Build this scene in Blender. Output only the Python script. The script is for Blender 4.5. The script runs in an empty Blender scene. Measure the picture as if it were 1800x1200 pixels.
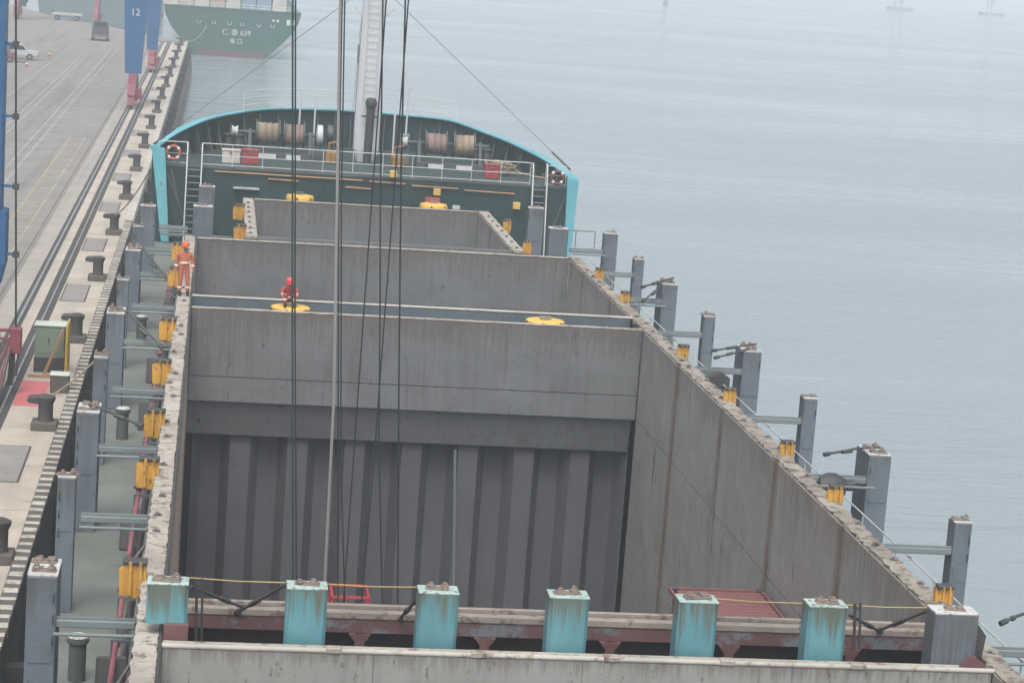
import bpy, bmesh, math, random
from mathutils import Vector, Matrix
random.seed(11)
PI = math.pi
sc = bpy.context.scene
COL = sc.collection

# ------------------------------------------------------------------ camera
CAM_H = 12.3                       # camera height above the hatch coaming (coaming top is z = 0)
FPX = 3989.0                       # focal length for an 1800 px wide picture
PITCH, ROLL, YAW = 0.17300446, 0.07325149, 0.13684772
_f = Vector((math.sin(YAW)*math.cos(PITCH), math.cos(YAW)*math.cos(PITCH), -math.sin(PITCH)))
_r0 = Vector((math.cos(YAW), -math.sin(YAW), 0)); _u0 = _r0.cross(_f)
_r = math.cos(ROLL)*_r0 + math.sin(ROLL)*_u0
_u = -math.sin(ROLL)*_r0 + math.cos(ROLL)*_u0
cam = bpy.data.cameras.new('camera'); cam.sensor_fit = 'HORIZONTAL'; cam.sensor_width = 36
cam.lens = 36*FPX/1800; cam.clip_start = 0.5; cam.clip_end = 20000
camo = bpy.data.objects.new('camera', cam); COL.objects.link(camo)
camo.matrix_world = Matrix(((_r.x, _u.x, -_f.x, 0), (_r.y, _u.y, -_f.y, 0), (_r.z, _u.z, -_f.z, CAM_H), (0, 0, 0, 1)))
sc.camera = camo

def at(px, py, Y=None, z=None):
    """point of the place, measured on the photograph, at a known distance Y or height z"""
    d = _r*((px-900)/FPX) - _u*((py-600)/FPX) + _f
    t = Y/d.y if Y is not None else (z-CAM_H)/d.z
    return d*t + Vector((0, 0, CAM_H))

# ------------------------------------------------------------------ world, sun, exposure
SUN_EL, SUN_AZ = math.radians(60), math.radians(192)      # azimuth clockwise from +Y
w = bpy.data.worlds.new('World'); sc.world = w; w.use_nodes = True
nt = w.node_tree; nt.nodes.clear()
sky = nt.nodes.new('ShaderNodeTexSky'); sky.sky_type = 'NISHITA'; sky.sun_disc = False
sky.sun_elevation = SUN_EL; sky.sun_rotation = SUN_AZ; sky.air_density = 1.0; sky.dust_density = 6.0; sky.ozone_density = 1.0
hs = nt.nodes.new('ShaderNodeHueSaturation'); hs.inputs['Saturation'].default_value = 0.4
bg = nt.nodes.new('ShaderNodeBackground'); bg.inputs['Strength'].default_value = 0.13
wo = nt.nodes.new('ShaderNodeOutputWorld')
nt.links.new(sky.outputs[0], hs.inputs['Color']); nt.links.new(hs.outputs[0], bg.inputs['Color']); nt.links.new(bg.outputs[0], wo.inputs['Surface'])
sun = bpy.data.lights.new('sun', 'SUN'); sun.energy = 1.1; sun.angle = math.radians(28); sun.color = (1, .97, .93)
suno = bpy.data.objects.new('sun', sun); COL.objects.link(suno)
sd = Vector((math.sin(SUN_AZ)*math.cos(SUN_EL), math.cos(SUN_AZ)*math.cos(SUN_EL), math.sin(SUN_EL)))
suno.rotation_euler = sd.to_track_quat('Z', 'Y').to_euler(); suno.location = (-40, -40, 60)
vs = sc.view_settings; vs.view_transform = 'Standard'; vs.look = 'None'; vs.gamma = 1; vs.exposure = 0.5
vs.use_curve_mapping = False
sc.render.engine = 'CYCLES'
cy = sc.cycles; cy.use_denoising = True; cy.max_bounces = 6; cy.diffuse_bounces = 4; cy.glossy_bounces = 3
cy.volume_bounces = 4; cy.caustics_reflective = False; cy.caustics_refractive = False

# ------------------------------------------------------------------ materials
def srgb(r, g, b):
    f = lambda c: (c/255/12.92 if c/255 <= .04045 else ((c/255+.055)/1.055)**2.4)
    return (f(r), f(g), f(b))
MATS = {}
RUST = (.115, .052, .027)
def paint(name, col, rough=.6, rust=.0, streak=.0, tone=.18, bump=.12, metal=0., col2=None, spot=3.5, rustcol=RUST, seam=None, fine=14., streakcol=None, drip=None, fleck=1., dripcol=(.1, .06, .035), foot=None, dent=0., tracks=0.):
    """painted steel or concrete: base colour with tonal drift, run-down streaks, rust spots and fine relief"""
    m = bpy.data.materials.new(name); m.use_nodes = True
    N = m.node_tree.nodes; L = m.node_tree.links
    b = N['Principled BSDF']; b.inputs['Roughness'].default_value = rough; b.inputs['Metallic'].default_value = metal
    geo = N.new('ShaderNodeNewGeometry')
    def noise(scale, detail=5, vec=None, rgh=.6):
        n = N.new('ShaderNodeTexNoise'); n.inputs['Scale'].default_value = scale; n.inputs['Detail'].default_value = detail
        n.inputs['Roughness'].default_value = rgh
        L.new(vec or geo.outputs['Position'], n.inputs['Vector']); return n.outputs['Fac']
    def rng(x, a, bb, c=0., d=1.):
        r = N.new('ShaderNodeMapRange'); r.inputs[1].default_value = a; r.inputs[2].default_value = bb
        r.inputs[3].default_value = c; r.inputs[4].default_value = d; L.new(x, r.inputs[0]); return r.outputs[0]
    def mul(a, bb):
        x = N.new('ShaderNodeMath'); x.operation = 'MULTIPLY'
        for i, s in enumerate((a, bb)):
            if isinstance(s, (int, float)): x.inputs[i].default_value = s
            else: L.new(s, x.inputs[i])
        return x.outputs[0]
    def mix(fac, a, bb):
        x = N.new('ShaderNodeMix'); x.data_type = 'RGBA'
        L.new(fac, x.inputs[0])
        for i, s in ((6, a), (7, bb)):
            if isinstance(s, tuple): x.inputs[i].default_value = s[:3]+(1,)
            else: L.new(s, x.inputs[i])
        return x.outputs[2]
    c = mix(rng(noise(.55, 6), .3, .7), tuple(k*(1-tone) for k in col), tuple(min(1, k*(1+tone)) for k in (col2 or col)))
    mp = N.new('ShaderNodeMapping'); mp.inputs['Scale'].default_value = (3.4, 3.4, .16); L.new(geo.outputs['Position'], mp.inputs['Vector'])
    if streak > 0:
        s = noise(1.6, 6, mp.outputs[0], .65); patch = rng(noise(.3, 4), .35, .62)
        c = mix(mul(mul(rng(s, .5, .7), patch), streak), c, streakcol or tuple(k*.42+r*.25 for k, r in zip(col, RUST)))
        c = mix(mul(rng(s, .48, .28), streak*.5), c, tuple(min(1, k*1.22) for k in col))
    if seam is not None:
        sx = N.new('ShaderNodeSeparateXYZ'); L.new(geo.outputs['Position'], sx.inputs[0])
        a = N.new('ShaderNodeMath'); a.operation = 'SUBTRACT'; L.new(sx.outputs[1], a.inputs[0]); a.inputs[1].default_value = seam[0]-seam[1]/2
        md = N.new('ShaderNodeMath'); md.operation = 'FLOORED_MODULO'; L.new(a.outputs[0], md.inputs[0]); md.inputs[1].default_value = seam[1]
        o = N.new('ShaderNodeMath'); o.operation = 'SUBTRACT'; L.new(md.outputs[0], o.inputs[0]); o.inputs[1].default_value = seam[1]/2
        ab = N.new('ShaderNodeMath'); ab.operation = 'ABSOLUTE'; L.new(o.outputs[0], ab.inputs[0])
        near = rng(ab.outputs[0], .5, .0)
        mz = N.new('ShaderNodeMapping'); mz.inputs['Scale'].default_value = (1, .11, .32); L.new(geo.outputs['Position'], mz.inputs['Vector'])
        broken = mul(rng(noise(1.1, 6, mp.outputs[0]), .34, .5), rng(noise(1.3, 4, mz.outputs[0], .6), .3, .52, .15, 1.))
        c = mix(mul(near, broken), c, (.14, .085, .05))
    if rust > 0:
        ms = N.new('ShaderNodeMapping'); ms.inputs['Scale'].default_value = (1, 1, fleck); L.new(geo.outputs['Position'], ms.inputs['Vector'])
        k = rng(noise(spot, 9, ms.outputs[0], .72), .66-.2*rust, .72-.18*rust)
        c = mix(mul(k, .85), c, rustcol)
    if tracks > 0:
        mt_ = N.new('ShaderNodeMapping'); mt_.inputs['Scale'].default_value = (1.1, .018, 1); L.new(geo.outputs['Position'], mt_.inputs['Vector'])
        c = mix(mul(rng(noise(1., 6, mt_.outputs[0], .7), .5, .68), tracks), c, tuple(k*.62 for k in col))
        c = mix(mul(rng(noise(.22, 7, None, .7), .58, .7), tracks*.8), c, tuple(k*.55 for k in col))
    if drip or foot:
        sz = N.new('ShaderNodeSeparateXYZ'); L.new(geo.outputs['Position'], sz.inputs[0])
    if drip:
        md_ = N.new('ShaderNodeMapping'); md_.inputs['Scale'].default_value = (9, 9, .5); L.new(geo.outputs['Position'], md_.inputs['Vector'])
        g = rng(sz.outputs[2], drip[0]-drip[1], drip[0])
        d1 = noise(1.3, 5, md_.outputs[0], .6)
        ad = N.new('ShaderNodeMath'); ad.operation = 'ADD'; L.new(mul(g, .34), ad.inputs[0]); L.new(d1, ad.inputs[1])
        c = mix(mul(rng(ad.outputs[0], .62, .84), drip[2]), c, dripcol)
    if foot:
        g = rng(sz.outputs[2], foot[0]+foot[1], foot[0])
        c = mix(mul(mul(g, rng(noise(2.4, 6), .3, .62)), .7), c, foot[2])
    L.new(c, b.inputs['Base Color'])
    if bump > 0:
        bp = N.new('ShaderNodeBump'); bp.inputs['Strength'].default_value = bump; bp.inputs['Distance'].default_value = .02
        L.new(noise(fine, 4), bp.inputs['Height']); L.new(bp.outputs[0], b.inputs['Normal'])
        if dent > 0:
            b2 = N.new('ShaderNodeBump'); b2.inputs['Strength'].default_value = dent; b2.inputs['Distance'].default_value = .12
            L.new(noise(.9, 3), b2.inputs['Height']); L.new(b2.outputs[0], bp.inputs['Normal'])
        L.new(rng(noise(2.2, 5), .3, .7, max(.05, rough-.12), min(1, rough+.15)), b.inputs['Roughness'])
    MATS[name] = m; return m

G = lambda v, t=(1, 1, 1): tuple(v*k for k in t)
paint('hold_grey', (.165, .17, .168), .62, rust=.22, streak=.75, tone=.12, spot=2.6)
paint('bulkhead_grey', (.143, .152, .158), .62, rust=.3, streak=.6, tone=.14, spot=5.5, fleck=.45, rustcol=(.06, .055, .05), drip=(0., 1.4, .45), dent=.4)
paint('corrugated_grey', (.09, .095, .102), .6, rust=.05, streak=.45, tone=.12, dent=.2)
paint('stbd_grey', (.29, .29, .272), .65, rust=.3, streak=.5, tone=.14, seam=(41.8, 6.3), spot=2.6, fleck=.2, drip=(0., 1.6, .4), dripcol=(.14, .09, .055), streakcol=(.2, .172, .135), dent=.35)
paint('port_wall_brown', (.5, .425, .345), .7, rust=.3, streak=.9, tone=.2, fleck=.25, drip=(0., 3., .7))
paint('seam_dark', (.04, .04, .042), .8, bump=0)
paint('coaming_pale', (.36, .335, .29), .8, rust=.68, streak=.0, tone=.28, bump=.7, spot=3.2, rustcol=(.15, .105, .075))
paint('coaming_dirty', (.27, .245, .21), .88, rust=.8, tone=.35, bump=.9, spot=3.2, rustcol=(.115, .085, .06))
paint('rim_white', (.4, .385, .345), .65, rust=.5, tone=.2, spot=5., rustcol=(.22, .17, .13))
paint('near_wall', (.28, .282, .273), .65, rust=.36, streak=.4, tone=.12, spot=7., fleck=.35, rustcol=(.07, .06, .05), drip=(0., .4, .5), dripcol=(.1, .08, .065))
paint('post_blue', (.125, .155, .183), .5, rust=.22, streak=.38, tone=.16, spot=4., fleck=.3, drip=(.4, 1.0, .55), dripcol=(.075, .07, .065), dent=.12)
paint('post_top', (.46, .47, .46), .6, rust=.5, tone=.2, spot=8.)
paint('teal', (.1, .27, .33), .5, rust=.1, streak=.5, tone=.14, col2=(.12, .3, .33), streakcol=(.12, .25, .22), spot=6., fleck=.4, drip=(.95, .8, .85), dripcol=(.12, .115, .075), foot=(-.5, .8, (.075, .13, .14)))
paint('teal_top', (.36, .48, .45), .6, rust=.65, tone=.2, spot=7.)
paint('teal_hull', (.13, .4, .46), .5, rust=.2, streak=.45, tone=.14, spot=4., fleck=.4, streakcol=(.1, .22, .23))
paint('maroon', (.13, .065, .065), .65, rust=.25, tone=.25, streak=.3)
paint('maroon_patchy', (.12, .06, .062), .65, rust=.75, tone=.2, spot=1.5, rustcol=(.145, .18, .205), drip=(-.05, .3, .4))
paint('beam_top', (.25, .215, .185), .8, rust=.6, tone=.3, bump=.6, spot=4., rustcol=(.11, .075, .06))
paint('maroon_dark', (.055, .04, .04), .8, rust=.1)
paint('deck_green', (.15, .165, .148), .75, rust=.35, tone=.2, spot=1.3, rustcol=(.105, .1, .085))
paint('deck_dark', (.035, .058, .057), .6, rust=.12, tone=.2)
paint('forecastle_green', (.017, .048, .05), .5, rust=.12, streak=.4, tone=.25, fleck=.4)
paint('winch_green', (.075, .09, .088), .55, rust=.25, tone=.25)
paint('yellow', (.56, .31, .055), .65, rust=.42, streak=.5, tone=.2, spot=8., fleck=.5, drip=(.4, .3, .8))
paint('vent_yellow', (.68, .43, .08), .55, rust=.35, tone=.14, spot=6., rustcol=(.34, .2, .06))
paint('hull_grey', (.1, .13, .15), .5, rust=.15, streak=.4)
paint('brace_grey', (.17, .205, .21), .55, rust=.15, tone=.15)
paint('steel_dark', (.06, .062, .062), .55, rust=.35, tone=.2, metal=.2)
paint('steel_lash', (.2, .2, .195), .5, rust=.5, tone=.3, metal=.3, spot=9.)
paint('white_paint', (.55, .57, .57), .55, rust=.2, tone=.1, spot=6.)
paint('mast_white', (.52, .54, .57), .55, rust=.06, streak=.25, tone=.06)
paint('rope_tan', (.28, .23, .17), .95, tone=.35, bump=.6, fine=40)
paint('rope_pink', (.27, .2, .18), .95, tone=.35, bump=.6, fine=40)
paint('red_box', (.3, .055, .055), .5, rust=.1, tone=.1)
paint('pink_pipe', (.29, .1, .115), .6, rust=.4, tone=.3, spot=6.)
paint('pipe_orange', (.36, .2, .1), .6, rust=.2)
paint('container_red', (.2, .085, .085), .65, rust=.25, tone=.14, streak=.25)
paint('loader_red', (.5, .06, .07), .4, rust=.05)
paint('loader_dark', (.03, .03, .03), .6)
paint('glass_dark', (.02, .025, .03), .1, bump=0, tone=0)
paint('wire_dark', (.022, .026, .028), .5, bump=0, tone=.1)
paint('wire_green', (.02, .05, .045), .5, bump=0, tone=.1)
paint('wire_pale', (.27, .27, .26), .6, bump=0, tone=.1)
paint('wire_yellow', (.4, .3, .12), .7, bump=0, tone=.2)
paint('coverall', (.43, .13, .075), .88, tone=.2, bump=.5, fine=22, rust=.25, spot=9., rustcol=(.3, .09, .06))
paint('coverall_red', (.36, .07, .065), .88, tone=.2, bump=.5, fine=22, rust=.25, spot=9., rustcol=(.2, .035, .035))
paint('reflective', (.72, .72, .66), .5, bump=0, tone=.05)
paint('helmet_orange', (.75, .12, .045), .35, bump=0, tone=.03)
paint('helmet_red', (.7, .06, .08), .35, bump=0, tone=.03)
paint('skin', (.36, .2, .14), .6, bump=0, tone=.05)
paint('hair', (.015, .012, .01), .8, bump=0)
paint('boots', (.02, .02, .02), .6, bump=0)
paint('gloves', (.4, .38, .34), .9, bump=0)
paint('ring_orange', (.42, .12, .07), .6, tone=.1)
paint('concrete', (.33, .305, .27), .9, rust=.22, tone=.14, bump=.4, spot=.9, rustcol=(.2, .19, .175), fine=9, tracks=.5)
paint('yard_grey', (.225, .216, .2), .92, rust=.25, tone=.14, bump=.3, spot=.35, rustcol=(.165, .16, .152), tracks=.75)
paint('slab_pale', (.42, .375, .315), .9, rust=.32, tone=.18, bump=.4, spot=1.4, rustcol=(.27, .235, .2), tracks=.35)
paint('cover_grey', (.24, .225, .215), .85, rust=.3, tone=.16, spot=3)
paint('kerb_dark', (.1, .093, .082), .9, rust=.3, tone=.25, spot=3)
paint('kerb_white', (.44, .415, .36), .9, rust=.6, tone=.25, spot=4., rustcol=(.18, .16, .135))
paint('quay_wall', (.13, .125, .115), .9, rust=.4, streak=.6, tone=.25)
paint('rubber', (.02, .02, .021), .8)
paint('rail_steel', (.4, .4, .4), .35, metal=.6, rust=.2)
paint('groove', (.06, .058, .055), .9)
paint('line_white', (.31, .305, .29), .9, rust=.7, spot=1.8, rustcol=(.21, .208, .205))
paint('line_yellow', (.33, .29, .2), .9, rust=.7, spot=2.2, rustcol=(.21, .205, .2))
paint('red_mat', (.46, .13, .14), .85, rust=.3, tone=.15, rustcol=(.36, .2, .18))
paint('bollard_dark', (.05, .05, .05), .6, rust=.3, tone=.2)
paint('bollard_base', (.1, .09, .078), .85, rust=.35)
paint('crane_blue', (.022, .1, .24), .5, rust=.03, tone=.1)
paint('crane_red', (.2, .05, .065), .6, rust=.3, tone=.25, streak=.4)
paint('cabinet_green', (.2, .265, .2), .6, rust=.1, streak=.2)
paint('cabinet_top', (.56, .62, .54), .6, rust=.15)
paint('pipe_yellow', (.52, .38, .06), .6, rust=.2)
paint('timber', (.34, .2, .12), .9)
paint('ship_green', (.003, .068, .045), .55, rust=.06, streak=.25, tone=.12)
paint('ship_boot', (.1, .045, .045), .7, rust=.2, tone=.2)
paint('ship_grey_green', (.1, .16, .16), .6, rust=.05, streak=.2, tone=.1)
paint('box_pale', (.5, .47, .43), .7, rust=.15, streak=.3)
paint('box_blue', (.2, .28, .38), .7, rust=.1, streak=.3)
paint('box_tan', (.42, .33, .26), .7, rust=.15, streak=.3)
paint('car_white', (.5, .51, .52), .25, bump=0, tone=.02)
paint('car_dark', (.06, .065, .075), .35, tone=.1)
paint('car_red', (.22, .06, .06), .4, tone=.1)
paint('orange_cone', (.35, .12, .05), .6)
paint('pier_base', (.16, .165, .17), .9, tone=.05, bump=0)
paint('pier_concrete', (.5, .51, .52), .9, tone=.05, bump=0)
paint('lamp_yellow', (.6, .42, .12), .5, bump=0)
paint('twist', (.22, .18, .15), .6, metal=.2, rust=.6, spot=14.)

def water_mat():
    m = bpy.data.materials.new('sea_water'); m.use_nodes = True
    N = m.node_tree.nodes; L = m.node_tree.links; b = N['Principled BSDF']
    b.inputs['Base Color'].default_value = (.25, .305, .325, 1); b.inputs['Roughness'].default_value = .1; b.inputs['IOR'].default_value = 1.42
    geo = N.new('ShaderNodeNewGeometry')
    def n(scale, stretch, rot, detail, dist):
        mp = N.new('ShaderNodeMapping'); mp.inputs['Scale'].default_value = stretch; mp.inputs['Rotation'].default_value = (0, 0, rot)
        L.new(geo.outputs['Position'], mp.inputs['Vector'])
        t = N.new('ShaderNodeTexNoise'); t.inputs['Scale'].default_value = scale; t.inputs['Detail'].default_value = detail
        t.inputs['Roughness'].default_value = .55; t.inputs['Distortion'].default_value = dist
        L.new(mp.outputs[0], t.inputs['Vector']); return t.outputs['Fac']
    a = n(.13, (.42, 1.7, 1), .12, 6, .6); c = n(.9, (.45, 1.5, 1), -.1, 4, .3)
    big = n(.012, (.6, 1.8, 1), .3, 4, .5)
    m1 = N.new('ShaderNodeMath'); m1.operation = 'MULTIPLY_ADD'; m1.inputs[1].default_value = .22; L.new(c, m1.inputs[0]); L.new(a, m1.inputs[2])
    bp = N.new('ShaderNodeBump'); bp.inputs['Strength'].default_value = .8; bp.inputs['Distance'].default_value = .55
    L.new(m1.outputs[0], bp.inputs['Height']); L.new(bp.outputs[0], b.inputs['Normal'])
    r = N.new('ShaderNodeMapRange'); r.inputs[1].default_value = .35; r.inputs[2].default_value = .65; r.inputs[3].default_value = .04; r.inputs[4].default_value = .16
    L.new(big, r.inputs[0]); L.new(r.outputs[0], b.inputs['Roughness'])
    MATS['sea_water'] = m
water_mat()

# ------------------------------------------------------------------ mesh helpers
class MB:
    def __init__(s): s.v = []; s.f = []
    def add(s, vs, fs):
        o = len(s.v); s.v += [tuple(p) for p in vs]; s.f += [tuple(i+o for i in f) for f in fs]; return s
    def box(s, x0, x1, y0, y1, z0, z1):
        return s.add([(x0, y0, z0), (x1, y0, z0), (x1, y1, z0), (x0, y1, z0), (x0, y0, z1), (x1, y0, z1), (x1, y1, z1), (x0, y1, z1)],
                     [(0, 3, 2, 1), (4, 5, 6, 7), (0, 1, 5, 4), (1, 2, 6, 5), (2, 3, 7, 6), (3, 0, 4, 7)])
    def bar(s, p, q, w, h=None, up=(0, 0, 1)):
        p, q = Vector(p), Vector(q); h = h or w; d = (q-p).normalized(); up = Vector(up)
        if abs(d.dot(up)) > .99: up = Vector((0, 1, 0))
        a = d.cross(up).normalized()*w/2; b = a.cross(d).normalized()*h/2
        vs = [c+i*a+j*b for c in (p, q) for i, j in ((-1, -1), (1, -1), (1, 1), (-1, 1))]
        return s.add(vs, [(0, 1, 2, 3), (7, 6, 5, 4), (0, 4, 5, 1), (1, 5, 6, 2), (2, 6, 7, 3), (3, 7, 4, 0)])
    def tube(s, pts, r, n=8, closed=False):
        pts = [Vector(p) for p in pts]; k = len(pts); rs = r if isinstance(r, (list, tuple)) else [r]*k
        o = len(s.v); prev = None
        for i, p in enumerate(pts):
            a = pts[(i-1) % k] if (i or closed) else p; b = pts[(i+1) % k] if (i < k-1 or closed) else p
            d = (b-a).normalized()
            if prev is None:
                u = Vector((0, 0, 1)) if abs(d.z) < .9 else Vector((1, 0, 0)); x = d.cross(u).normalized()
            else:
                x = (prev - d*prev.dot(d)).normalized()
            prev = x; y = d.cross(x)
            for j in range(n):
                t = 2*PI*j/n; s.v.append(tuple(p+(x*math.cos(t)+y*math.sin(t))*rs[i]))
        for i in range(k if closed else k-1):
            for j in range(n):
                A = o+i*n; B = o+((i+1) % k)*n; s.f.append((A+j, A+(j+1) % n, B+(j+1) % n, B+j))
        if not closed:
            s.f.append(tuple(o+j for j in reversed(range(n)))); s.f.append(tuple(o+(k-1)*n+j for j in range(n)))
        return s
    def lathe(s, prof, c=(0, 0, 0), axis='Z', n=20):
        c = Vector(c); o = len(s.v)
        for r, h in prof:
            for j in range(n):
                t = 2*PI*j/n; a, b = r*math.cos(t), r*math.sin(t)
                s.v.append(tuple(c+Vector({'Z': (a, b, h), 'X': (h, a, b), 'Y': (b, h, a)}[axis])))
        for i in range(len(prof)-1):
            for j in range(n):
                A = o+i*n; B = A+n; s.f.append((A+j, A+(j+1) % n, B+(j+1) % n, B+j))
        s.f.append(tuple(o+j for j in reversed(range(n)))); s.f.append(tuple(o+(len(prof)-1)*n+j for j in range(n)))
        return s
    def prism(s, poly, a, b, axis='Z'):
        P = {'Z': lambda u, v, t: (u, v, t), 'Y': lambda u, v, t: (u, t, v), 'X': lambda u, v, t: (t, u, v)}[axis]
        k = len(poly); s_ = [P(u, v, a) for u, v in poly]+[P(u, v, b) for u, v in poly]
        return s.add(s_, [tuple(reversed(range(k))), tuple(range(k, 2*k))]+[(i, (i+1) % k, k+(i+1) % k, k+i) for i in range(k)])
    def loft(s, rings, cap=True, closed=True):
        o = len(s.v); n = len(rings[0])
        for r in rings: s.v += [tuple(p) for p in r]
        for i in range(len(rings)-1):
            for j in range(n if closed else n-1):
                A = o+i*n; B = A+n; s.f.append((A+j, A+(j+1) % n, B+(j+1) % n, B+j))
        if cap:
            s.f.append(tuple(o+j for j in reversed(range(n)))); s.f.append(tuple(o+(len(rings)-1)*n+j for j in range(n)))
        return s
    def mesh(s, name, mat, smooth=False, bevel=0):
        me = bpy.data.meshes.new(name); me.from_pydata(s.v, [], s.f)
        bm = bmesh.new(); bm.from_mesh(me)
        if bevel: bmesh.ops.bevel(bm, geom=list(bm.edges), offset=bevel, segments=1, affect='EDGES')
        bmesh.ops.recalc_face_normals(bm, faces=bm.faces)
        bm.to_mesh(me); bm.free()
        for m in (mat if isinstance(mat, list) else [mat]): me.materials.append(MATS[m])
        if smooth:
            for p in me.polygons: p.use_smooth = True
            me.set_sharp_from_angle(angle=math.radians(40))
        return me
    def build(s, name, mat, parent=None, smooth=False, bevel=0):
        return put(s.mesh(name, mat, smooth, bevel), name, parent)

def put(me, name, parent=None, loc=(0, 0, 0), rz=0, scale=None):
    o = bpy.data.objects.new(name, me); COL.objects.link(o); o.parent = parent; o.location = loc; o.rotation_euler = (0, 0, rz)
    if scale: o.scale = scale
    return o
def tag(o, label, cat, group=None):
    o['label'] = label; o['category'] = cat
    if group: o['group'] = group
    return o
def thing(name, label, cat, loc=(0, 0, 0), rz=0, group=None):
    o = bpy.data.objects.new(name, None); COL.objects.link(o); o.location = loc; o.rotation_euler = (0, 0, rz); o.empty_display_size = .2
    return tag(o, label, cat, group)
def structure(o): o['kind'] = 'structure'; return o
def stuff(o): o['kind'] = 'stuff'; return o
def catmull(P, k=6):
    P = [Vector(p) for p in P]; out = []
    for i in range(len(P)-1):
        a, b, c, d = P[max(i-1, 0)], P[i], P[i+1], P[min(i+2, len(P)-1)]
        for t in [j/k for j in range(k)]:
            out.append(.5*((2*b)+(c-a)*t+(2*a-5*b+4*c-d)*t*t+(3*b-a-3*c+d)*t**3))
    return out+[P[-1]]
def lettering(body, size, loc, rot, mat, parent, name='lettering', depth=.01):
    cu = bpy.data.curves.new(name, 'FONT'); cu.body = body; cu.size = size; cu.align_x = 'CENTER'; cu.align_y = 'CENTER'; cu.extrude = depth
    o = bpy.data.objects.new(name, cu); COL.objects.link(o)
    dg = bpy.context.evaluated_depsgraph_get(); me = bpy.data.meshes.new_from_object(o.evaluated_get(dg))
    bpy.data.objects.remove(o); me.materials.clear(); me.materials.append(MATS[mat])
    n = put(me, name, parent, loc); n.rotation_euler = rot; return n

# ================================================================== SETTING
Z_SEA, Z_QUAY, Z_DECK, Z_FLOOR = -9.0, -4.5, -2.5, -11.0
# the sea surface, open where the ship's hull displaces it
_v = [(x, y, Z_SEA) for y in (-600, 8.05, 106.1, 5000) for x in (-5000, -2.96, 17.46, 5000)]
sea = structure(MB().add(_v, [(4*j+i, 4*j+i+1, 4*j+i+5, 4*j+i+4) for j in range(3) for i in range(3) if (i, j) != (1, 1)]).build('sea_water', 'sea_water'))
QE = -4.25                                      # quay edge
end = [(QE, 322), (-8, 331), (-14, 347), (-26, 373), (-38, 415), (-150, 800)]
quay = structure(MB().prism([(QE, 8), *end, (-400, 800), (-400, 8)], -13, Z_QUAY).build('quay', ['yard_grey']))
# apron of pale concrete along the edge, laid on the yard surface
zq = Z_QUAY
def sheet(name, x0, x1, y0, y1, dz, mat, parent=quay):
    return MB().add([(x0, y0, zq+dz), (x1, y0, zq+dz), (x1, y1, zq+dz), (x0, y1, zq+dz)], [(0, 1, 2, 3)]).build(name, mat, parent)
sheet('apron_joint', -8.75, -4.62, 20, 321, .004, 'groove')
slab = {}
def slab_row(x0, x1, step, y0, y1, mat, nm='slab'):
    key = (x1-x0, step, mat)
    if key not in slab: slab[key] = MB().box(0, x1-x0, .03, step-.03, -.1, .03).mesh(nm, mat)
    y = y0
    while y < y1: put(slab[key], nm, quay, (x0, y, zq)); y += step
slab_row(-6.42, -4.65, 5.3, 42.4, 315, 'slab_pale')
slab_row(-7.42, -6.98, 10.6, 42.4, 315, 'slab_pale')
slab_row(-8.72, -7.86, 10.6, 42.4, 315, 'concrete')
# crane rail in its trench and the cable slot beside it
for x, nm in ((-6.7, 'cable_slot_edge'), (-7.64, 'crane_rail')):
    m = MB()
    if nm == 'crane_rail': m.box(x-.05, x+.05, 30, 330, zq-.05, zq+.05)
    else: m.box(x-.035, x+.035, 30, 330, zq-.05, zq+.045)
    m.build(nm, 'rail_steel', quay)
# kerb with worn white and dark bars
MB().box(-4.64, QE+.01, 12, 321.5, zq-.6, zq+.16).build('kerb', 'kerb_dark', quay)
st = MB().box(-.2, .205, -.17, .17, -.3, .02).mesh('kerb_bar', 'kerb_white', bevel=.02)
for i in range(112):
    y = 46+i*.72
    put(st, 'kerb_bar', quay, (-4.44, y, zq+.16), random.uniform(-.07, .07), (random.uniform(.8, 1), random.uniform(.55, 1.1), random.uniform(.6, 1)))
MB().box(-4.645, QE+.015, 126.8, 321.4, zq-.3, zq+.18).build('kerb_bar', 'kerb_white', quay)
MB().box(QE-.4, QE+.004, 12, 321.6, -12.9, zq-.62).build('quay_face', 'quay_wall', quay)
fen = MB().prism([(-.25, -.9), (.25, -.9), (.3, .2), (.22, .9), (-.22, .9), (-.3, .2)], 0, .55, 'X').mesh('fender', 'rubber')
for i in range(36): put(fen, 'fender', quay, (QE+.01, 44+i*7.9, zq-1.5))
pile = MB().lathe([(.32, -4.5), (.32, 0)], n=10).mesh('pile', 'quay_wall')
for i in range(24): put(pile, 'pile', quay, (QE+.5, 128+i*8, -6.2))
# cover plates, red mat, painted lines
cov = MB().box(-.5, .5, -2.3, 2.3, -.02, .05).mesh('cover_plate', 'cover_grey', bevel=.012)
frm = MB().box(-.56, .56, -2.4, 2.4, -.02, .036).mesh('cover_frame', 'groove')
for y in [69.2, 102, 117.6, 133.4, 149.2, 165, 181, 197, 213, 229, 245, 261]:
    put(frm, 'cover_frame', quay, (-5.8, y, zq)); put(cov, 'cover_plate', quay, (-5.8, y, zq))
MB().box(-6.4, -5.42, 77.6, 81.9, zq-.02, zq+.042).build('red_plate', 'red_mat', quay)
def line(x, y0, y1, wd, mat='line_white'): sheet('painted_line', x-wd/2, x+wd/2, y0, y1, .004, mat)
for x, y0, y1 in ((-12.7, 40, 300), (-13.4, 40, 290), (-15.5, 60, 285), (-16.1, 60, 280), (-18.6, 60, 300), (-21.5, 90, 300), (-24.6, 90, 320), (-25.2, 90, 320)): line(x, y0, y1, .16)
line(-9.65, 40, 175, .12, 'line_yellow'); line(-10.75, 40, 175, .12, 'line_yellow')
db = MB().box(-.45, .45, -.12, .12, 0, .008).mesh('painted_bar', 'line_yellow')
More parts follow.
